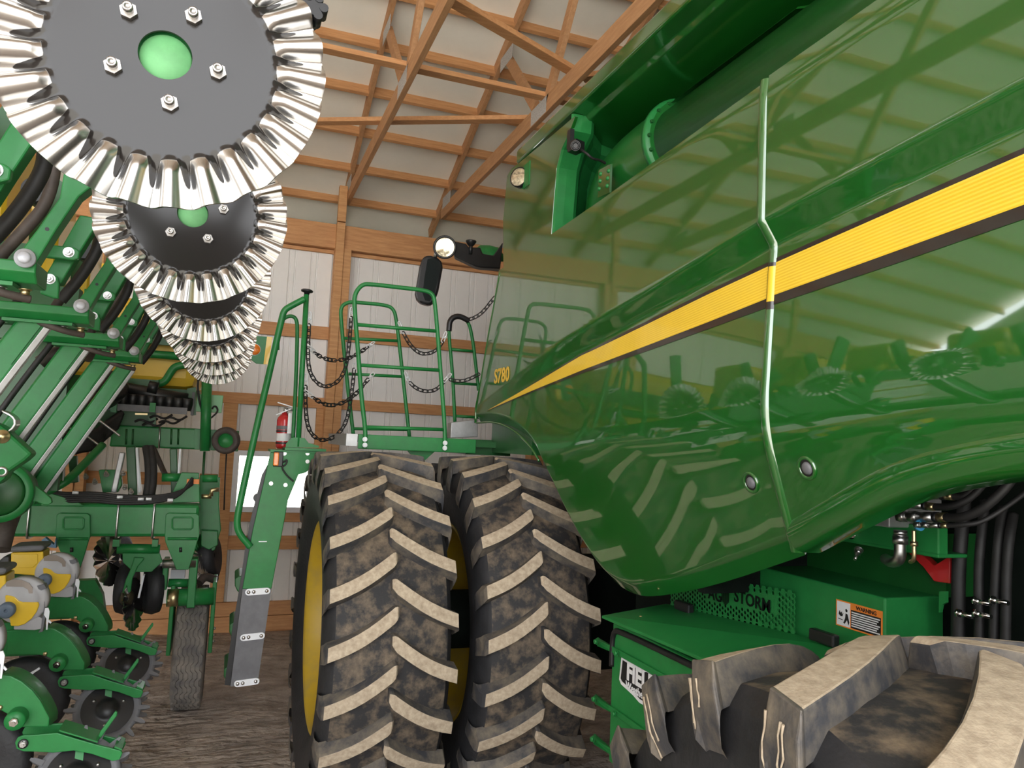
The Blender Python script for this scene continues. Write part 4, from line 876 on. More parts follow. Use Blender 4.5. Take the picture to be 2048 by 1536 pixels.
# ------------------------------------------------------------------ row units low on the left
Z7 = lambda x, y: (x/6.4, 1060+y/6.4)
Z8 = lambda x, y: (x/6.0, 1280+y/6.0)
def make_row():
    y0 = 5.034
    r = empty('row_unit', (-.75, y0, .3), 'farthest planter row unit, its yellow meter nearest the far toolbar', 'row unit', 'planter row units low beside the dirt lane')
    U = lambda x, y, dy_=0.0: P(*Z7(x, y), Y=y0+dy_)
    V = lambda x, y, dy_=0.0: P(*Z8(x, y), Y=4.272+dy_)+Vector((0, SP, 0))
    mb = MB(); mb.prism([U(*p) for p in ((560,870),(900,850),(980,842),(1060,855),(1150,905),(1240,985),(1310,1080),(1385,1230),(1378,1305),(1200,1300),(1120,1300),(1060,1200),(980,1150),(880,1130),(560,1130))], (0,.02,0)); fp = mb.build('fender_plate', gpaint, r, bevel=.005)
    mb = MB(); rim = [U(*p) for p in ((980,842),(1060,855),(1150,905),(1240,985),(1310,1080),(1385,1230),(1378,1310))]; rim = smooth_path(rim, 2)
    mb.grid([[p+Vector((0,.02,0)) for p in rim], [p+Vector((.012,.10,-.0)) for p in rim], [p+Vector((.0,.15,-.01)) for p in rim], [p+Vector((-.03,.16,-.03)) for p in rim]]); mb.build('fender_rim', gpaint, fp, solid=.006)
    mb = MB(); mb.box(-1.35, -.80, y0+.03, y0+.13, .90, 1.06); mb.box(-1.35, -1.0, y0+.02, y0+.15, .82, 1.15); mb.build('shank', gpaint, r, bevel=.006)
    g = V(300,700,.09); mb = MB(); mb.lathe([(.09,-.045),(.13,-.052),(.170,-.050),(.188,-.038),(.197,-.018),(.199,.0),(.197,.018),(.188,.038),(.170,.05),(.09,.045)], g, (.05,1,0), 56); gw = mb.build('gauge_wheel', rubber, r)
    mb = MB(); mb.lathe([(0,-.02),(.05,-.03),(.092,-.02),(.10,-.044)], g, (.05,1,0), 40); mb.build('wheel_centre', black, gw)
    mb = MB(); b = U(1100,1230,-.055); mb.lathe([(0,-.004),(.034,-.004),(.037,.004),(.037,.06)], b, (0,1,0), 28); bs = mb.build('pivot_boss', gpaint, r)
    mb = MB(); mb.hexbolt(b, (0,-1,0), .017, .018, .01); mb.build('pivot_nut', chrome, bs)
    mb = MB(); b2 = U(968,1122,-.002); mb.lathe([(.010,0),(.009,.003),(0,.004)], b2, (0,-1,0), 16); mb.build('rivet', brass, fp)
    # closing arm: a channel with a flat top
    out = [V(*p,-.05) for p in ((690,500),(715,450),(770,430),(860,430),(1000,420),(1095,415),(1290,480),(1500,545),(1700,600),(1718,625),(1690,690),(1620,700),(1500,655),(1420,625),(1250,590),(1060,605),(900,592),(770,585),(705,560))]
    mb = MB(); mb.prism(out, (0,.012,0)); mb.prism([p+Vector((.0,.105,.0)) for p in out], (0,.012,0)); ca = mb.build('closing_arm', gpaint, r, bevel=.003)
    mb = MB(); a, b_ = V(1110,400,-.05), V(1480,520,-.05); mb.prism([a, b_, b_+Vector((0,.115,0)), a+Vector((0,.115,0))], (0,0,.006)); mb.build('arm_top', gpaint, ca)
    e0, e1 = V(1640,570,-.05), V(1712,600,-.05); mb = MB(); mb.prism([e0, e1, e1+Vector((0,.115,0)), e0+Vector((0,.115,0))], (0,0,.006)); mb.build('arm_end', gpaint, ca)
    mb = MB(); p = V(770,510,-.052); mb.lathe([(.012,-.004),(.018,-.004),(.018,0)], p, (0,1,0), 24); mb.build('arm_bushing', black, ca); xbolt(ca, p, (0,-1,0), .012, .012, steel, stud=.006)
    mb = MB(); mb.prism([V(*p,-.0) for p in ((1480,500),(1500,490),(1660,270),(1665,235),(1645,225),(1620,260),(1500,420),(1475,480))], (0,.014,0)); mb.build('adjust_lever', gpaint, r, bevel=.003)
    mb = MB(); mb.bar(V(255,490,.03), V(400,385,.03), .012, .012); mb.bar(V(395,388,.03), V(478,335,.03), .010, .010); mb.build('depth_handle', whitep, r, label='pale bare depth handle')
    # spiked closing wheels
    def spiked(c_, nrm, name):
        c_, nrm = Vector(c_), Vector(nrm).normalized(); a = Vector((1,0,0)); a = (a-nrm*a.dot(nrm)).normalized(); b = nrm.cross(a)
        R = .148; mb = MB(); mb.lathe([(0,.012),(.035,.012),(.040,.004),(.10,.0),(.118,-.004),(R-.02,.004),(R,.006),(R,-.012),(R-.02,-.014),(.10,-.014),(0,-.014)], c_, nrm, 48)
        for k in range(16):
            an = 2*PI*k/16; d = a*math.cos(an)+b*math.sin(an); t = nrm.cross(d)
            vs = [c_+d*rr+t*tt+nrm*hh for rr, tw, h0, h1 in ((R-.012,.011,-.013,.010),(R+.022,.009,-.010,.008),(R+.040,.004,-.003,.008)) for tt, hh in ((-tw,h0),(tw,h0),(tw,h1),(-tw,h1))]
            mb.add(vs, [(0,1,5,4),(1,2,6,5),(2,3,7,6),(3,0,4,7),(4,5,9,8),(5,6,10,9),(6,7,11,10),(7,4,8,11),(8,9,10,11)])
        w_ = mb.build(name, greyd, r); mb = MB(); mb.lathe([(.116,.0015),(.06,.004),(.044,.006),(.040,.013),(0,.0135)], c_, nrm, 40); mb.build('wheel_plate', black, w_)
        for k in range(3):
            an = 2*PI*k/3+.5; d = a*math.cos(an)+b*math.sin(an); mb = MB(); mb.lathe([(.008,0),(.007,.006),(0,.008)], c_+d*.075+nrm*.002, nrm, 12); mb.build('bolt', steel, w_)
        return w_
    spiked(V(1290,830,-.06), (.10,-.80,.58), 'closing_wheel'); spiked(V(1330,800,.24), (.10,.80,.58), 'closing_wheel')
    mb = MB(); mb.bar(V(1290,830,-.04), V(1310,590,.0), .03, .03); mb.bar(V(1330,800,.22), V(1310,590,.06), .03, .03); mb.build('wheel_arm', gpaint, r)
    # seed meter
    m_ = U(725,548,-.06); rr = (U(1005,548,-.06)-m_).x
    mb = MB(); mb.lathe([(0,-.012),(rr*.60,-.012),(rr*.66,-.006),(rr*.80,-.004),(rr*.94,-.004),(rr,.006),(rr,.05),(rr*.8,.06),(0,.06)], m_, (0,1,0), 64); sm = mb.build('seed_meter', greyp, r)
    mb = MB(); mb.prism([U(*p,-.062) for p in ((640,790),(900,720),(940,735),(940,850),(860,865),(640,855))], (0,.07,0)); mb.build('meter_foot', greyp, sm, bevel=.004)
    mb = MB(); mb.prism([U(*p,-.075) for p in ((548,500),(560,485),(600,490),(650,505),(700,550),(740,562),(900,565),(908,600),(880,670),(830,740),(760,795),(690,818),(610,815),(590,700),(560,640))], (0,.012,0)); yc_ = mb.build('meter_cover', yellow, sm, bevel=.005, label='yellow half cover on the grey meter')
    h = U(575,640,-.08); mb = MB(); rh = .036; mb.lathe([(.008,-.028),(rh*.8,-.030),(rh,-.024),(rh,.02)], h, (0,1,0), 32); mb.lathe([(0,-.020),(.009,-.020),(.009,-.028)], h, (0,1,0), 16); mb.build('drive_hub', bluegrey, sm, label='blue grey drive hub')
    mb = MB(); w0 = [U(*p,-.073) for p in ((560,345),(620,320),(720,325),(800,360),(840,410),(840,470),(800,470),(790,430),(740,400),(560,395))]; mb.prism(w0, (0,.006,0)); mb.build('meter_window', mat('smoky_window', (.30,.25,.22), .15, coat=1), sm)
    mb = MB(); mb.prism([U(*p,-.07) for p in ((885,390),(960,375),(985,420),(930,440),(900,425))], (0,.05,0)); mb.prism([U(*p,-.07) for p in ((930,840),(950,700),(965,560),(975,720),(945,880),(900,890))], (0,.04,0)); mb.build('meter_clip', greyd, sm)
    mb = MB(); mb.prism([U(*p,-.075) for p in ((970,630),(1005,625),(1020,665),(1010,740),(995,860),(980,860),(985,740),(960,700))], (0,.006,0)); mb.prism([U(*p,-.07) for p in ((1000,745),(1020,760),(1040,785),(1025,795),(1005,775))], (0,.006,0)); mb.build('latch_strap', whitep, sm)
    mb = MB(); mb.prism([U(*p,-.05) for p in ((140,290),(500,280),(555,275),(560,560),(500,590),(150,560),(135,495))], (0,.16,0)); hp = mb.build('mini_hopper', yellow, r, bevel=.006)
    mb = MB(); mb.prism([U(*p,-.054) for p in ((170,310),(470,305),(485,320),(485,420),(420,485),(170,490))], (0,.006,0)); mb.build('hopper_door', yellow, hp, bevel=.003)
    mb = MB(); a = U(90,280,-.07); b_ = U(560,200,-.07); mb.prism([U(*p,-.07) for p in ((80,285),(130,215),(330,200),(520,195),(575,210),(545,270),(300,282))], (0,.2,0)); mb.build('hopper_lid', greyd, hp, bevel=.012)
    mb = MB(); mb.prism([U(*p,.02) for p in ((-20,400),(60,330),(135,325),(130,520),(40,540),(-20,480))], (0,.10,0)); mb.build('drive_motor', black, r, bevel=.01)
    return r
ru = make_row()
rl = ['middle planter row unit, its closing wheels beside the tall ribbed tire', 'nearest planter row unit, its spiked closing wheel cut by the picture bottom']
for k in range(1, 3):
    c = copy_tree(ru); c.location = Vector(ru.location)+Vector((0, -SP*k, 0)); c['label'] = rl[k-1]
# ------------------------------------------------------------------ planter centre frame, far side
pl = empty('planter', (-.9, 5.9, 0), 'green planter centre frame with yellow tank, toolbar and gauge tire at the back', 'planter')
FY2 = 5.75
G4 = lambda x, y, Y=FY2: P(x/2.865, 1000+y/2.865, Y=Y)
G6 = lambda x, y, Y=FY2: P(200+x/7.314, 850+y/7.314, Y=Y)
G5 = lambda x, y, Y=6.4: P(200+x/6.827, 660+y/6.827, Y=Y)
tA, tB = P(400, 1010, Y=FY2), P(400, 1074, Y=FY2)
mb = MB(); mb.box(-2.6, tA.x, FY2, FY2+.20, tB.z, tA.z); tbar = mb.build('toolbar', gpaint, pl, bevel=.022)
for px in (57, 235, 307):
    x = P(px, 1040, Y=FY2).x; mb = MB(); mb.tube(smooth_path([(x,FY2+.25,tA.z+.01),(x,FY2+.01,tA.z+.012),(x,FY2-.010,tA.z-.02),(x,FY2-.010,tB.z+.02),(x,FY2+.01,tB.z-.014),(x,FY2+.25,tB.z-.012)], 1), .008, 8); mb.build('u_bolt', steel, tbar)
def plate_at(name, pts, Y, ext, m=gpaint, par=None, bevel=.004, F=G4, label=None):
    mb = MB(); mb.prism([F(*p, Y) for p in pts], (0, ext, 0)); return mb.build(name, m, par or pl, bevel=bevel, label=label)
for xo in (0, 625):
    hb = plate_at('drop_hanger', [(x+xo, y) for x, y in ((325,85),(340,75),(500,78),(515,90),(518,205),(505,240),(485,310),(455,400),(385,400),(350,310),(322,240),(318,205))], FY2-.03, .03)
    mb = MB(); q = [G4(x+xo, y, FY2-.034) for x, y in ((362,110),(372,100),(470,100),(480,110),(478,158),(468,168),(372,168),(362,158))]; mb.tube(q, .006, 6, closed=True); mb.build('pressed_window', gpaint, hb)
    mb = MB(); q = [G4(x+xo, y, FY2-.034) for x, y in ((335,222),(505,222))]; mb.tube(q, .010, 8); mb.build('pressed_bead', gpaint, hb)
    mb = MB(); a = G4(410+xo, 272, FY2-.033); b = G4(410+xo, 298, FY2-.033); mb.tube([a, b], .010, 10); mb.build('slot', black, hb)
# ribbed gauge tire on its fork
gt = empty('gauge_tire', (-.15, 6.17, 0), 'tall narrow dusty zigzag-tread tire standing on the dirt beside the planter row units', 'tire')
gc = Vector((-.168, 6.17, .43)); gw2 = .106; gR = .43
mb = MB(); prof = [(.2,-gw2*.8),(.30,-gw2),(gR-.06,-gw2*1.02),(gR-.012,-gw2*.93),(gR,-gw2*.78),(gR+.002,0),(gR,gw2*.78),(gR-.012,gw2*.93),(gR-.06,gw2*1.02),(.30,gw2),(.2,gw2*.8)]
mb.lathe(prof, gc, (1,0,0), 72, mis=[1,1,0,0,0,0,0,0,1,1]); tr = mb.build('tread_body', [treadm, rubber], gt)
mb = MB()
for row in range(6):
    x0 = lerp(-gw2*.70, gw2*.70, row/5)
    rows = []
    for k in range(145):
        th = 2*PI*k/144; o = .008*(1 if (k % 6) in (0, 1, 2) else -1)
        rows.append([gc+Vector((x0+o+dx_, -(gR+h)*math.cos(th), (gR+h)*math.sin(th))) for dx_, h in ((-.0135,-.006),(-.0115,.009),(.0115,.009),(.0135,-.006))])
    mb.grid(rows, smooth=False)
mb.build('zigzag_ribs', treadm, tr)
mb = MB(); mb.lathe([(0,-.05),(.12,-.05),(.19,-.09),(.205,-.10)], gc, (1,0,0), 40); mb.lathe([(.205,.10),(.19,.09),(.12,.05),(0,.05)], gc, (1,0,0), 40); mb.build('hub', greyd, gt)
fk = None
FK = 5.86
for x0, x1, y0_, y1_ in ((322,334,1172,1312),(414,431,1165,1306)):
    mb = MB(); a, b = P(x0, y0_, Y=FK), P(x1, y1_, Y=FK); xx = gc.x-.150 if x0 < 400 else gc.x+.122; mb.box(xx, xx+.028, FK, FK+.34, b.z, a.z); f_ = mb.build('fork_side', gpaint, pl, bevel=.006)
for px, py in ((427,1258),(425,1271),(423,1284)):
    m2 = MB(); m2.hexbolt(Vector((gc.x+.150, FK+.02, P(px, py, Y=FK).z)), (1,-.3,0), .011, .012); m2.build('bolt', steel, f_)
a, b = P(334, 1196, Y=FK), P(428, 1192, Y=FK); mb = MB(); mb.cyl(a, b, .060, n=28); fx = mb.build('fork_tube', gpaint, pl)
mb = MB(); mb.cyl(lerp(a,b,.02), lerp(a,b,.25), .0606, n=28); mb.build('worn_band', brass, fx, label='worn bare metal on the fork tube')
for x0, x1, y0_, y1_, Y in ((380,389,1118,1216,FK-.08),(327,333,1118,1180,FK-.02)):
    mb = MB(); p, q = P(x0, y0_, Y=Y), P(x1, y1_, Y=Y); mb.box(p.x, q.x, Y, Y+.12, q.z, p.z); mb.build('fork_arm', gpaint, pl, bevel=.006)
mb = MB(); mb.cyl(P(325,1127,Y=FK-.06), P(392,1127,Y=FK-.06), .032, n=20); mb.build('fork_pivot', steel, pl)
mb = MB(); p, q = P(342,1140,Y=FK+.02), P(369,1157,Y=FK+.02); mb.box(p.x, q.x, FK+.02, FK+.1, q.z, p.z); mb.build('decal_plate', mat('grey_decal', (.35,.36,.38), .5), pl)
mb = MB(); mb.cyl(P(337,1166,Y=FK+.05), P(376,1166,Y=FK+.05), .03, n=18); mb.build('fork_cross_tube', gpaint, pl)
mb = MB(); mb.tube(smooth_path([P(398,1166,Y=6.0), P(410,1152,Y=6.05), P(432,1160,Y=6.1)], 2), .03, 12); mb.build('old_air_spring', hoseb, pl)
# hanging openers under the toolbar
def opener(x0, sc_, Y, n):
    N1 = lambda x, y, d=0.0: P(180+x/7.314+x0, 1040+y/7.314, Y=Y+d)
    hg = plate_at('opener_bracket', [(470,485),(1020,490),(1060,610),(900,760),(640,765),(480,620)], Y, .03, F=lambda x, y, Y_: P(180+x/7.314+x0, 1040+y/7.314, Y=Y_))
    mb = MB(); mb.cyl(N1(400,420,.05), N1(1020,430,.05), .035, n=18); mb.box(N1(340,290).x, N1(440,290).x, Y-.02, Y+.05, N1(340,385).z, N1(340,285).z); mb.box(N1(915,290).x, N1(1000,290).x, Y-.02, Y+.05, N1(915,385).z, N1(915,285).z); mb.build('opener_clamp', gpaint, hg)
    mb = MB(); mb.prism([N1(*p, -.03) for p in ((640,545),(790,555),(780,590),(700,680),(620,860),(590,1060),(470,1070),(520,880),(600,700),(630,600))], (0,.03,0)); mb.build('opener_arm', gpaint, hg, bevel=.006)
    mb = MB(); mb.lathe([(0,0),(.03,.0),(.05,.02),(.055,.05),(.04,.08),(0,.085)], N1(440,1130,.02), (1,0,-.1), 20); mb.build('opener_hub', mat('worn_hub', (.06,.05,.03), .35, metal=.5), hg)
    mb = MB(); mb.lathe([(.02,-.03),(.12,-.055),(.165,-.045),(.178,-.0),(.165,.045),(.12,.055),(.02,.03)], N1(920,1000,.18), (1,.25,0), 40); mb.build('opener_wheel', rubber, hg); mb = MB(); mb.lathe([(.02,-.03),(.12,-.055),(.165,-.045),(.178,-.0),(.165,.045),(.12,.055),(.02,.03)], N1(540,1000,.25), (1,-.15,0), 40); mb.build('opener_wheel', rubber, hg, label='black rubber gauge wheel of the opener')
    mb = MB(); c_ = N1(640,1230,.06); ax = Vector((1,-.25,.12)).normalized(); u = ax.orthogonal().normalized(); v = ax.cross(u)
    ring = []
    for k in range(72):
        an = 2*PI*k/72; ring.append([c_+(u*math.cos(an)+v*math.sin(an))*r_+ax*(.006*math.sin(k*2*PI/4) if r_ > .1 else 0) for r_ in (.01, .12, .165, .178)])
    ring.append(ring[0]); mb.grid(ring); mb.build('row_cleaner_disc', chrome, hg, solid=.005)
    mb = MB(); mb.bar(N1(790,800,-.01), N1(715,1130,.02), .03, .012, (0,1,0)); mb.build('scraper', whitep, hg, label='pale worn scraper')
opener(0, 1, FY2+.02, 0)
mb = MB(); c_ = P(216, 1122, Y=6.0); ax = Vector((1,-.35,.25)).normalized(); u = ax.orthogonal().normalized(); v = ax.cross(u); ring = []
for k in range(72):
    an = 2*PI*k/72; ring.append([c_+(u*math.cos(an)+v*math.sin(an))*r_+ax*(.008*math.sin(k*2*PI/4) if r_ > .1 else 0) for r_ in (.01, .12, .16, .175)])
ring.append(ring[0]); mb.grid(ring); mb.build('row_cleaner_disc', chrome, pl, solid=.005)
mb = MB(); c_ = P(402, 1110, Y=6.1); ring = []
for k in range(72):
    an = 2*PI*k/72; ring.append([c_+(u*math.cos(an)+v*math.sin(an))*r_+ax*(.008*math.sin(k*2*PI/4) if r_ > .1 else 0) for r_ in (.01, .10, .14, .155)])
ring.append(ring[0]); mb.grid(ring); mb.build('row_cleaner_disc', chrome, pl, solid=.005)
mb = MB(); mb.lathe([(.02,-.03),(.13,-.06),(.17,-.045),(.185,0),(.17,.045),(.13,.06),(.02,.03)], P(420,1112,Y=6.3), (1,-.2,.15), 40); mb.build('opener_wheel', rubber, pl); mb = MB(); mb.lathe([(.02,-.03),(.13,-.06),(.17,-.045),(.185,0),(.17,.045),(.13,.06),(.02,.03)], P(236,1115,Y=6.25), (1,-.3,.15), 40); mb.build('opener_wheel', rubber, pl)
for pts, Y in ((((400,950),(440,955),(438,1010),(442,1060),(430,1100),(402,1110),(398,1040)), 6.15), (((402,1060),(436,1062),(436,1090),(418,1100),(402,1092)), 6.1)):
    mb = MB(); mb.prism([P(*p, Y=Y) for p in pts], (0,.05,0)); mb.build('end_bracket', gpaint, pl, bevel=.006)
mb = MB(); mb.prism([P(*p, Y=5.95) for p in ((60,1165),(190,1160),(205,1190),(214,1260),(196,1290),(170,1240),(60,1220))], (0,.08,0)); mb.lathe([(.05,-.05),(.16,-.05),(.2,-.03),(.205,0),(.2,.03),(.16,.05),(.05,.05)], P(190,1250,Y=6.15), (1,.1,0), 40, 1); mb.build('inner_row_unit', [gpaint, rubber], pl)
mb = MB(); mb.prism([P(*p, Y=5.60) for p in ((83,1080),(90,1075),(108,1090),(111,1077),(112,1096),(88,1094))], (0,.05,0)); mb.build('blue_rag_cover', mat('blue_grey_sheet', (.10,.19,.30), .5), pl)
# top of the toolbar: hose bundle, valves, uprights
mb = MB()
for k in range(5):
    mb.tube(smooth_path([P(85+k*4,975+k*3,Y=5.72+.02*k), P(120,988+k*4,Y=5.72), P(185,985+k*4,Y=5.7), P(240,992+k*4,Y=5.7), P(310,994+k*3,Y=5.7), P(360,985+k*2,Y=5.75), P(385,968-k*3,Y=5.8)], 2), .011, 8)
mb.build('hose_bundle', hosem, pl, label='bundle of black hoses along the toolbar')
for px, py in ((239,994),(281,998),(297,998),(150,985),(340,1000)):
    a = P(px-5, py, Y=5.68); mb = MB(); mb.cyl(a, a+Vector((.035,0,0)), .010, n=10); mb.build('hose_tag', whitep, pl)
mb = MB(); mb.tube(smooth_path([P(90,985,Y=5.62), P(125,968,Y=5.62), P(142,955,Y=5.65), P(206,890,Y=5.9)], 2), .027, 14); mb.build('brace_tube', gpaint, pl)
plate_at('top_gusset', [(95,985),(150,1000),(168,1012),(80,1012)], FY2-.04, .02, F=lambda x, y, Y: P(x, y, Y=Y))
def upright(x0, x1, y0_, y1_, Y, m=gpaint, name='upright', w_=None):
    a, b = P(x0, y0_, Y=Y), P(x1, y1_, Y=Y); ww = w_ or .06
    mb = MB(); mb.bar(a, b, ww, .06, (1,0,0)); return mb.build(name, m, pl, bevel=.006)
upright(262, 267, 893, 1000, 6.0, gdark, w_=.06); upright(347, 350, 897, 985, 6.1, gdark, w_=.05)
upright(274, 280, 895, 985, 5.95, whitep, 'linkage_rod', .018); upright(361, 355, 897, 980, 6.0, whitep, 'linkage_rod', .014)
upright(245, 228, 905, 985, 5.9, alum, 'slotted_strap', .035)
for dx_ in (0, 9):
    mb = MB(); mb.tube(smooth_path([P(292+dx_,893,Y=5.95), P(297+dx_,925,Y=5.9), P(298+dx_,960,Y=5.85), P(293+dx_,992,Y=5.8)], 2), .026, 12); mb.build('air_hose', hosem, pl)
mb = MB(); mb.tube(smooth_path([P(306,895,Y=6.2), P(315,915,Y=6.2), P(326,940,Y=6.2), P(330,948,Y=6.1)], 2), .02, 10); mb.build('air_hose', hoseb, pl)
mb = MB(); mb.cyl(P(324,955,Y=5.95), P(362,955,Y=5.95), .03, n=18); mb.build('rod_pin_tube', gpaint, pl)
plate_at('mast_bracket', [(363,945),(398,946),(400,1004),(345,1006),(345,985)], FY2+.10, .04, F=lambda x, y, Y: P(x, y, Y=Y))
a, b = P(374,958,Y=FY2+.06), P(398,968,Y=FY2+.06); mb = MB(); mb.box(a.x, b.x, FY2+.055, FY2+.075, b.z, a.z); ol = mb.build('hazard_decal', orangep, pl, label='small orange hazard decal')
mb = MB(); mb.cyl(P(405,957,Y=5.9), P(436,957,Y=5.9), .028, n=18); mb.build('hitch_pin', gpaint, pl)
mb = MB(); mb.cyl(P(403,993,Y=5.9), P(423,993,Y=5.9), .016, n=12); mb.tube([P(422,992,Y=5.9), P(424,980,Y=5.9), P(438,979,Y=5.9)], .016, 10); mb.build('brass_elbow', brass, pl)
plate_at('valve_body', [(197,940),(240,940),(243,970),(235,985),(205,985)], 5.9, .08, F=lambda x, y, Y: P(x, y, Y=Y))
for px, py in ((172,955),(190,965),(213,950),(246,948),(250,976),(262,985)):
    m2 = MB(); m2.hexbolt(P(px, py, Y=5.82), (0,-.6,.4), .014, .03, .02); m2.build('hose_coupler', steel, pl)
plate_at('sheet_bracket', [(92,928),(126,918),(126,928),(96,940)], 5.6, .03, alum, F=lambda x, y, Y: P(x, y, Y=Y)); plate_at('sheet_bracket', [(113,942),(129,935),(127,962),(124,962),(125,942),(117,945),(115,962),(112,962)], 5.6, .02, alum, F=lambda x, y, Y: P(x, y, Y=Y))
# upper cross beam, transport pulley, tank and meter bank
BY = 6.3
def q5(x, y, Y=BY): return P(x, y, Y=Y)
a, b = q5(226,852), q5(395,897)
mb = MB(); mb.prism([q5(*p) for p in ((226,850),(393,857),(392,899),(218,893))], (0,.2,0)); ub = mb.build('cross_beam', gpaint, pl, bevel=.012)
mb = MB(); mb.prism([q5(*p) for p in ((388,857),(420,859),(478,862),(476,903),(388,899))], (0,.06,0)); mb.build('beam_end_plate', gpaint, ub, bevel=.004)
for x in (253, 266, 343, 357):
    mb = MB(); mb.tube([q5(x,858,BY-.002), q5(x-1,889,BY-.002)], .008, 6); mb.build('stiffener_bead', gdark, ub)
mb = MB(); mb.tube([q5(320,853,BY-.008), q5(318,897,BY-.008)], .007, 8); mb.build('u_bolt', steel, ub)
mb = MB(); mb.cyl(q5(414,757,BY-.08), q5(410,902,BY-.08), .038, n=20); mb.build('mast_tube', gpaint, pl)
pu = q5(452,881,BY-.12); mb = MB(); mb.lathe([(.055,-.03),(.075,-.045),(.095,-.04),(.104,-.0),(.095,.04),(.055,.04)], pu, (.1,1,0), 40); pw = mb.build('small_wheel', hoseb, pl)
mb = MB(); mb.lathe([(0,-.01),(.05,-.01),(.056,-.03)], pu, (.1,1,0), 30); mb.build('wheel_centre', gpaint, pw)
mb = MB(); mb.tube([q5(453,905,BY-.1), q5(450,960,BY-.1), q5(448,1020,BY-.1)], .006, 6); mb.build('marker_cable', hosem, pl)
mb = MB(); mb.tube([q5(409,903,BY-.05), q5(406,950,BY-.05), q5(403,1000,BY-.05)], .009, 8); mb.build('marker_rod', gdark, pl)
mb = MB(); mb.prism([q5(*p, BY+.02) for p in ((394,788),(447,791),(443,826),(391,823))], (0,.02,0)); sgn = mb.build('side_panel', mat('pale_green_panel', (.16,.42,.20), .4), pl, bevel=.004, label='pale green blank side panel')
mb = MB(); mb.tube(smooth_path([q5(397,755), q5(395,780,BY-.02), q5(400,810,BY-.02), q5(408,828,BY-.02), q5(413,834,BY-.02)], 2), .008, 8); mb.cyl(q5(411,832,BY-.03), q5(415,838,BY-.03), .012, n=10, mi=1); mb.tube(smooth_path([q5(424,818,BY-.0), q5(428,812,BY-.0), q5(434,814,BY-.0), q5(436,824,BY-.02), q5(422,836,BY-.02)], 2), .007, 8); mb.build('lamp_harness', [hosem, whitep], pl)
# yellow tank with its green rails
TY = 6.5
mb = MB(); tk = [P(*p, Y=TY) for p in ((225,690),(300,680),(385,690),(398,730),(398,765),(390,775),(330,778),(240,770),(215,750))]
x0, x1 = -2.4, P(397,740,Y=TY).x; z0, z1 = P(330,777,Y=TY).z, 3.05
mb.box(x0, x1, TY, TY+1.0, z0, z1); tank = mb.build('seed_tank', tankyel, pl, bevel=.09, label='yellow plastic seed tank')
mb = MB(); mb.tube(smooth_path([P(*p, Y=TY-.05) for p in ((200,757),(250,766),(310,769),(330,764),(341,745),(350,733),(375,729),(400,729))], 2), .030, 14); mb.build('tank_rail', gpaint, pl)
mb = MB(); mb.tube([P(*p, Y=TY-.05) for p in ((190,700),(300,708),(400,716))], .032, 14); mb.build('tank_rail', gpaint, pl)
mb = MB(); mb.box(x0, x1+.02, TY-.02, TY+.3, z0-.05, z0+.0); mb.box(-1.6, -.2, TY-.1, TY-.04, P(300,690,Y=TY).z, P(300,655,Y=TY).z); mb.build('tank_cradle', gdark, pl)
mb = MB(); mb.cyl(G5(240,790,6.25), G5(1190,960,6.25), .052, n=24); mb.cyl(G5(660,770,6.2), G5(790,800,6.2), .045, n=20); mf = mb.build('fan_manifold', black, pl, bevel=0)
for i in range(10):
    t = i/9; a = lerp(G5(60,930,6.22), G5(1190,1020,6.22), t); mb = MB(); mb.lathe([(.030,-.045),(.040,.0),(.040,.045),(.034,.05)], a, (0,-.15,1), 18); mb.build('meter_cup', black, mf)
a, b = G5(0,1040,6.2), G5(1190,1110,6.2); mb = MB(); mb.bar(a, b, .05, .025, (0,0,1)); mb.build('meter_rail', greyd, mf)
for x in (190, 720):
    m2 = MB(); q = G5(x,1060,6.17); m2.box(q.x-.02, q.x+.02, q.y-.02, q.y+.03, q.z-.035, q.z+.035); m2.build('meter_clip', gpaint, mf)
m2 = MB(); m2.bar(G5(480,1145,6.2), G5(650,1150,6.2), .012, .012); m2.build('brass_rod', brass, mf)
mb = MB(); mb.prism([G5(*p, 6.3) for p in ((1190,800),(1310,780),(1310,1160),(1250,1170),(1190,960))], (0,.04,0)); mb.build('bank_end_plate', gdark, pl)
mb = MB(); mb.box(G5(1262,850,6.26).x, G5(1300,850,6.26).x, 6.24, 6.28, G5(1262,1165,6.26).z, G5(1262,850,6.26).z); mb.build('bank_strut', black, pl)
mb = MB(); c_ = P(222, 772, Y=6.05); ax = Vector((.3,-.5,.25)).normalized(); mb.lathe([(0,.03),(.10,.03),(.115,.02),(.12,.0),(.115,-.03),(.12,-.06),(.115,-.09),(.12,-.12),(.11,-.2)], c_, ax, 36); mb.build('fan_duct', black, pl, label='big black ribbed duct mouth')
mb = MB()
for k in range(9):
    o = k*7; mb.tube(smooth_path([P(245-o*.2,825+o*.5,Y=6.15), P(215-o*.3,845+o*.7,Y=6.1), P(190,868+o*.5,Y=6.05), P(150,868+o*.6,Y=6.0), P(105,875+o*.8,Y=6.0)], 2), .022, 8)
mb.build('seed_hose_bundle', hosem, pl, label='thick bundle of black seed hoses')
for pts in (((185,850),(198,840),(205,846),(240,872)), ((140,858),(150,856),(160,862),(200,892))):
    mb = MB(); mb.tube(smooth_path([P(*p, Y=5.95) for p in pts], 2), .008, 8); mb.build('hose_retainer', steel, pl)
mb = MB(); mb.box(-2.6, -.97, 5.30, 5.36, 1.62, 2.72); mb.build('wing_shadow_plate', gdark, pl); mb = MB(); mb.box(-2.2, -.55, 6.35, 6.45, 1.95, 2.40); mb.build('frame_plate', gdark, pl)  # wing plate: dark backing added to stand for shade in the gaps between arms
upright(121, 121, 905, 970, 6.1, gdark, w_=.05); upright(146, 150, 912, 965, 6.0, gdark, w_=.05)
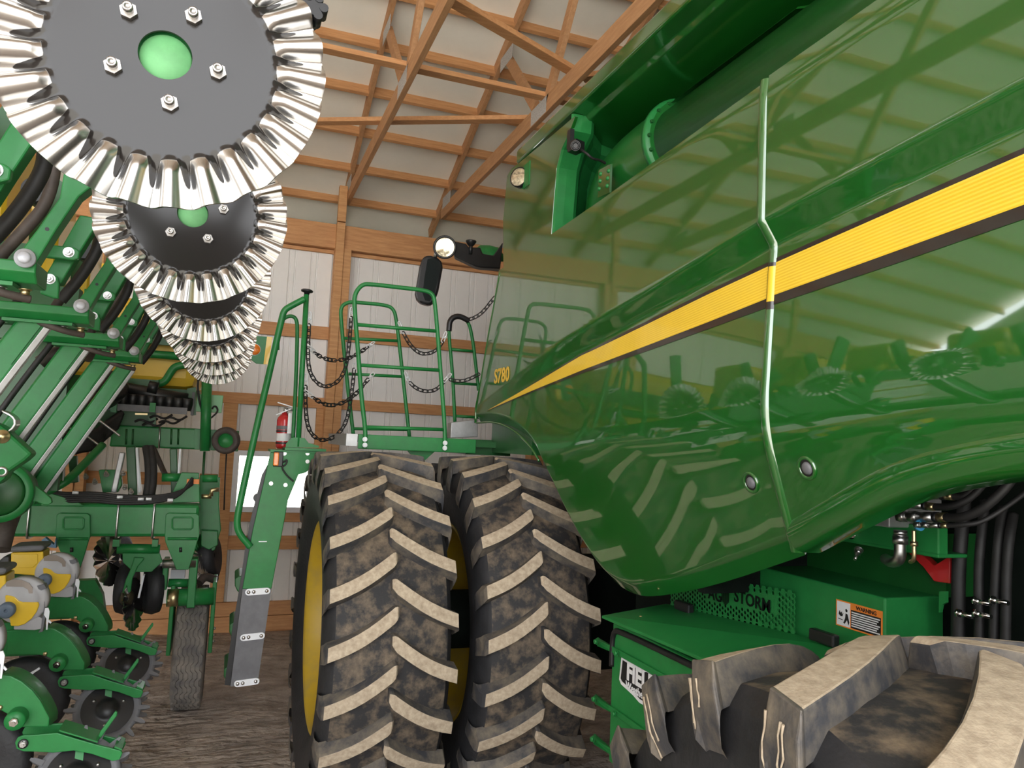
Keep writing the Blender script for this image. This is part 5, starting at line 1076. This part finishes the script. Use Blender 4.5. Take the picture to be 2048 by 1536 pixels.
for px, py in ((262,819),(300,835),(285,850),(330,838),(318,845),(270,843)):
    m2 = MB(); q = P(px, py, Y=6.25); m2.tube(smooth_path([q, q+Vector((.04,-.02,.02)), q+Vector((.10,.0,-.01)), q+Vector((.15,.02,.03))], 2), .009, 6); m2.build('wiring', hosem, pl)
mb = MB(); mb.bar(P(305,830,Y=6.28), P(305,853,Y=6.28), .05, .05); mb.build('bank_post', gdark, pl)
# wing hinge parts low at the left edge
HY = 3.55
H0 = lambda x, y, Y=HY: P(x/6.4, 820+y/6.4, Y=Y)
mb = MB(); mb.prism([H0(*p) for p in ((-200,120),(0,190),(90,250),(140,310),(415,560),(320,650),(100,800),(60,880),(-40,960),(-200,980))], (0,.10,0)); hg = mb.build('wing_hinge', gpaint, pl, bevel=.012)
mb = MB(); mb.lathe([(0,-.012),(.014,-.012),(.016,-.004),(.026,-.003),(.028,.0)], H0(30,340,HY-.002), (0,1,0), 24); mb.build('hinge_pin', brass, hg)
mb = MB(); mb.lathe([(.012,-.006),(.020,-.006),(.022,.0)], H0(25,790,HY-.002), (0,1,0), 20); mb.build('hinge_bolt', steel, hg)
mb = MB(); mb.prism([H0(*p, HY-.01) for p in ((20,0),(120,40),(175,80),(205,130),(205,190),(160,250),(110,280),(100,262),(140,230),(170,180),(165,130),(130,90),(40,40),(20,25))], (0,.07,0)); mb.build('lock_clamp', steel, hg, bevel=.003, label='bare steel lock clamp')
mb = MB(); c_ = P(-2, 985, Y=4.35); mb.lathe([(0,-.02),(.10,-.02),(.115,-.005),(.115,.25)], c_, (0,1,0), 40); mb.lathe([(.115,-.012),(.145,-.012),(.148,.0),(.148,.06),(.115,.06)], c_, (0,1,0), 40, 1); mb.build('wing_pivot', [gdark, gpaint], pl)
mb = MB(); mb.prism([P(x/6.4, 820+y/6.4, Y=4.38) for x, y in ((250,860),(330,890),(440,960),(560,1050),(650,1130),(665,1185),(620,1215),(560,1215),(460,1175),(210,1190),(220,1080),(240,990))], (0,.03,0)); mb.build('pivot_plate', gpaint, pl, bevel=.004)
mb = MB(); mb.prism([P(x/6.4, 820+y/6.4, Y=4.40) for x, y in ((-100,1200),(230,1190),(225,1290),(0,1290),(-100,1300))], (0,.10,0)); mb.build('pivot_base', gpaint, pl, bevel=.006)
m2 = MB(); m2.hexbolt(P(41,1013,Y=4.39), (0,-1,0), .018, .02, .01); m2.build('pivot_bolt', brass, pl)
mb = MB(); mb.tube([P(25,1020,Y=4.5), P(10,1060,Y=4.45), P(0,1100,Y=4.4)], .045, 14); mb.build('cylinder_rod', hoseb, pl)
mb = MB(); mb.box(-1.75, -1.10, 1.2, 5.75, 1.60, 1.78); mb.build('wing_toolbar', gpaint, pl, bevel=.015)
mb = MB(); mb.box(-1.55, -1.38, 1.2, 5.70, .85, 1.02); mb.bar((-1.46,5.6,1.0), (-1.46,5.6,1.6), .14, .14); mb.bar((-1.46,2.0,1.0), (-1.46,2.0,1.6), .14, .14); mb.build('lower_toolbar', gpaint, pl, bevel=.015)
# round marker panel beyond the coulters
MYY = 6.1
mp = empty('marker_panel', P(520,728,Y=MYY), 'green rounded marker panel with yellow band and amber reflector behind the small coulters', 'marker panel')
mb = MB(); mb.prism([P(*p, Y=MYY) for p in ((505,678),(515,672),(544,674),(535,729),(512,727),(503,720),(496,705),(498,690))], (0,.012,0)); mb.build('panel', gpaint, mp, bevel=.003)
mb = MB(); mb.prism([P(*p, Y=MYY-.002) for p in ((534,673),(545,674),(537,729),(527,728.5))], (0,.003,0)); mb.build('yellow_band', yellow, mp)
mb = MB(); mb.lathe([(0,-.012),(.035,-.010),(.042,-.004),(.046,.0)], P(509,699,Y=MYY-.003), (0,1,0), 32, mis=[0,0,1]); mb.build('amber_reflector', [orange, whitel], mp)
mb = MB(); mb.tube([P(500,700,Y=MYY+.03), P(470,705,Y=MYY+.1), P(414,762,Y=BY-.05)], .016, 8); mb.build('panel_arm', gdark, mp)

mb = MB(); mb.tube(smooth_path([P(172,715,Y=3.95), P(180,700,Y=3.92), P(162,690,Y=3.9), P(135,702,Y=3.88), P(105,708,Y=3.86), P(80,725,Y=3.86)], 2), .030, 14); mb.build('air_hose', hoseb, pl, label='thick dusty brown air hose')
q = P(626, 16, Y=1.62); mb = MB()
for k in range(6): a = 2*PI*k/6; mb.cyl(q+Vector((.022*math.cos(a),-.012,.022*math.sin(a))), q+Vector((.022*math.cos(a),.03,.022*math.sin(a))), .010, n=10)
mb.cyl(q+Vector((0,-.01,0)), q+Vector((0,.06,0)), .020, n=14); mb.bar(q+Vector((0,.04,0)), Vector((CX+.02, 1.15, CZ+.03)), .03, .03, (0,0,1)); mb.build('star_knob', black, pl)
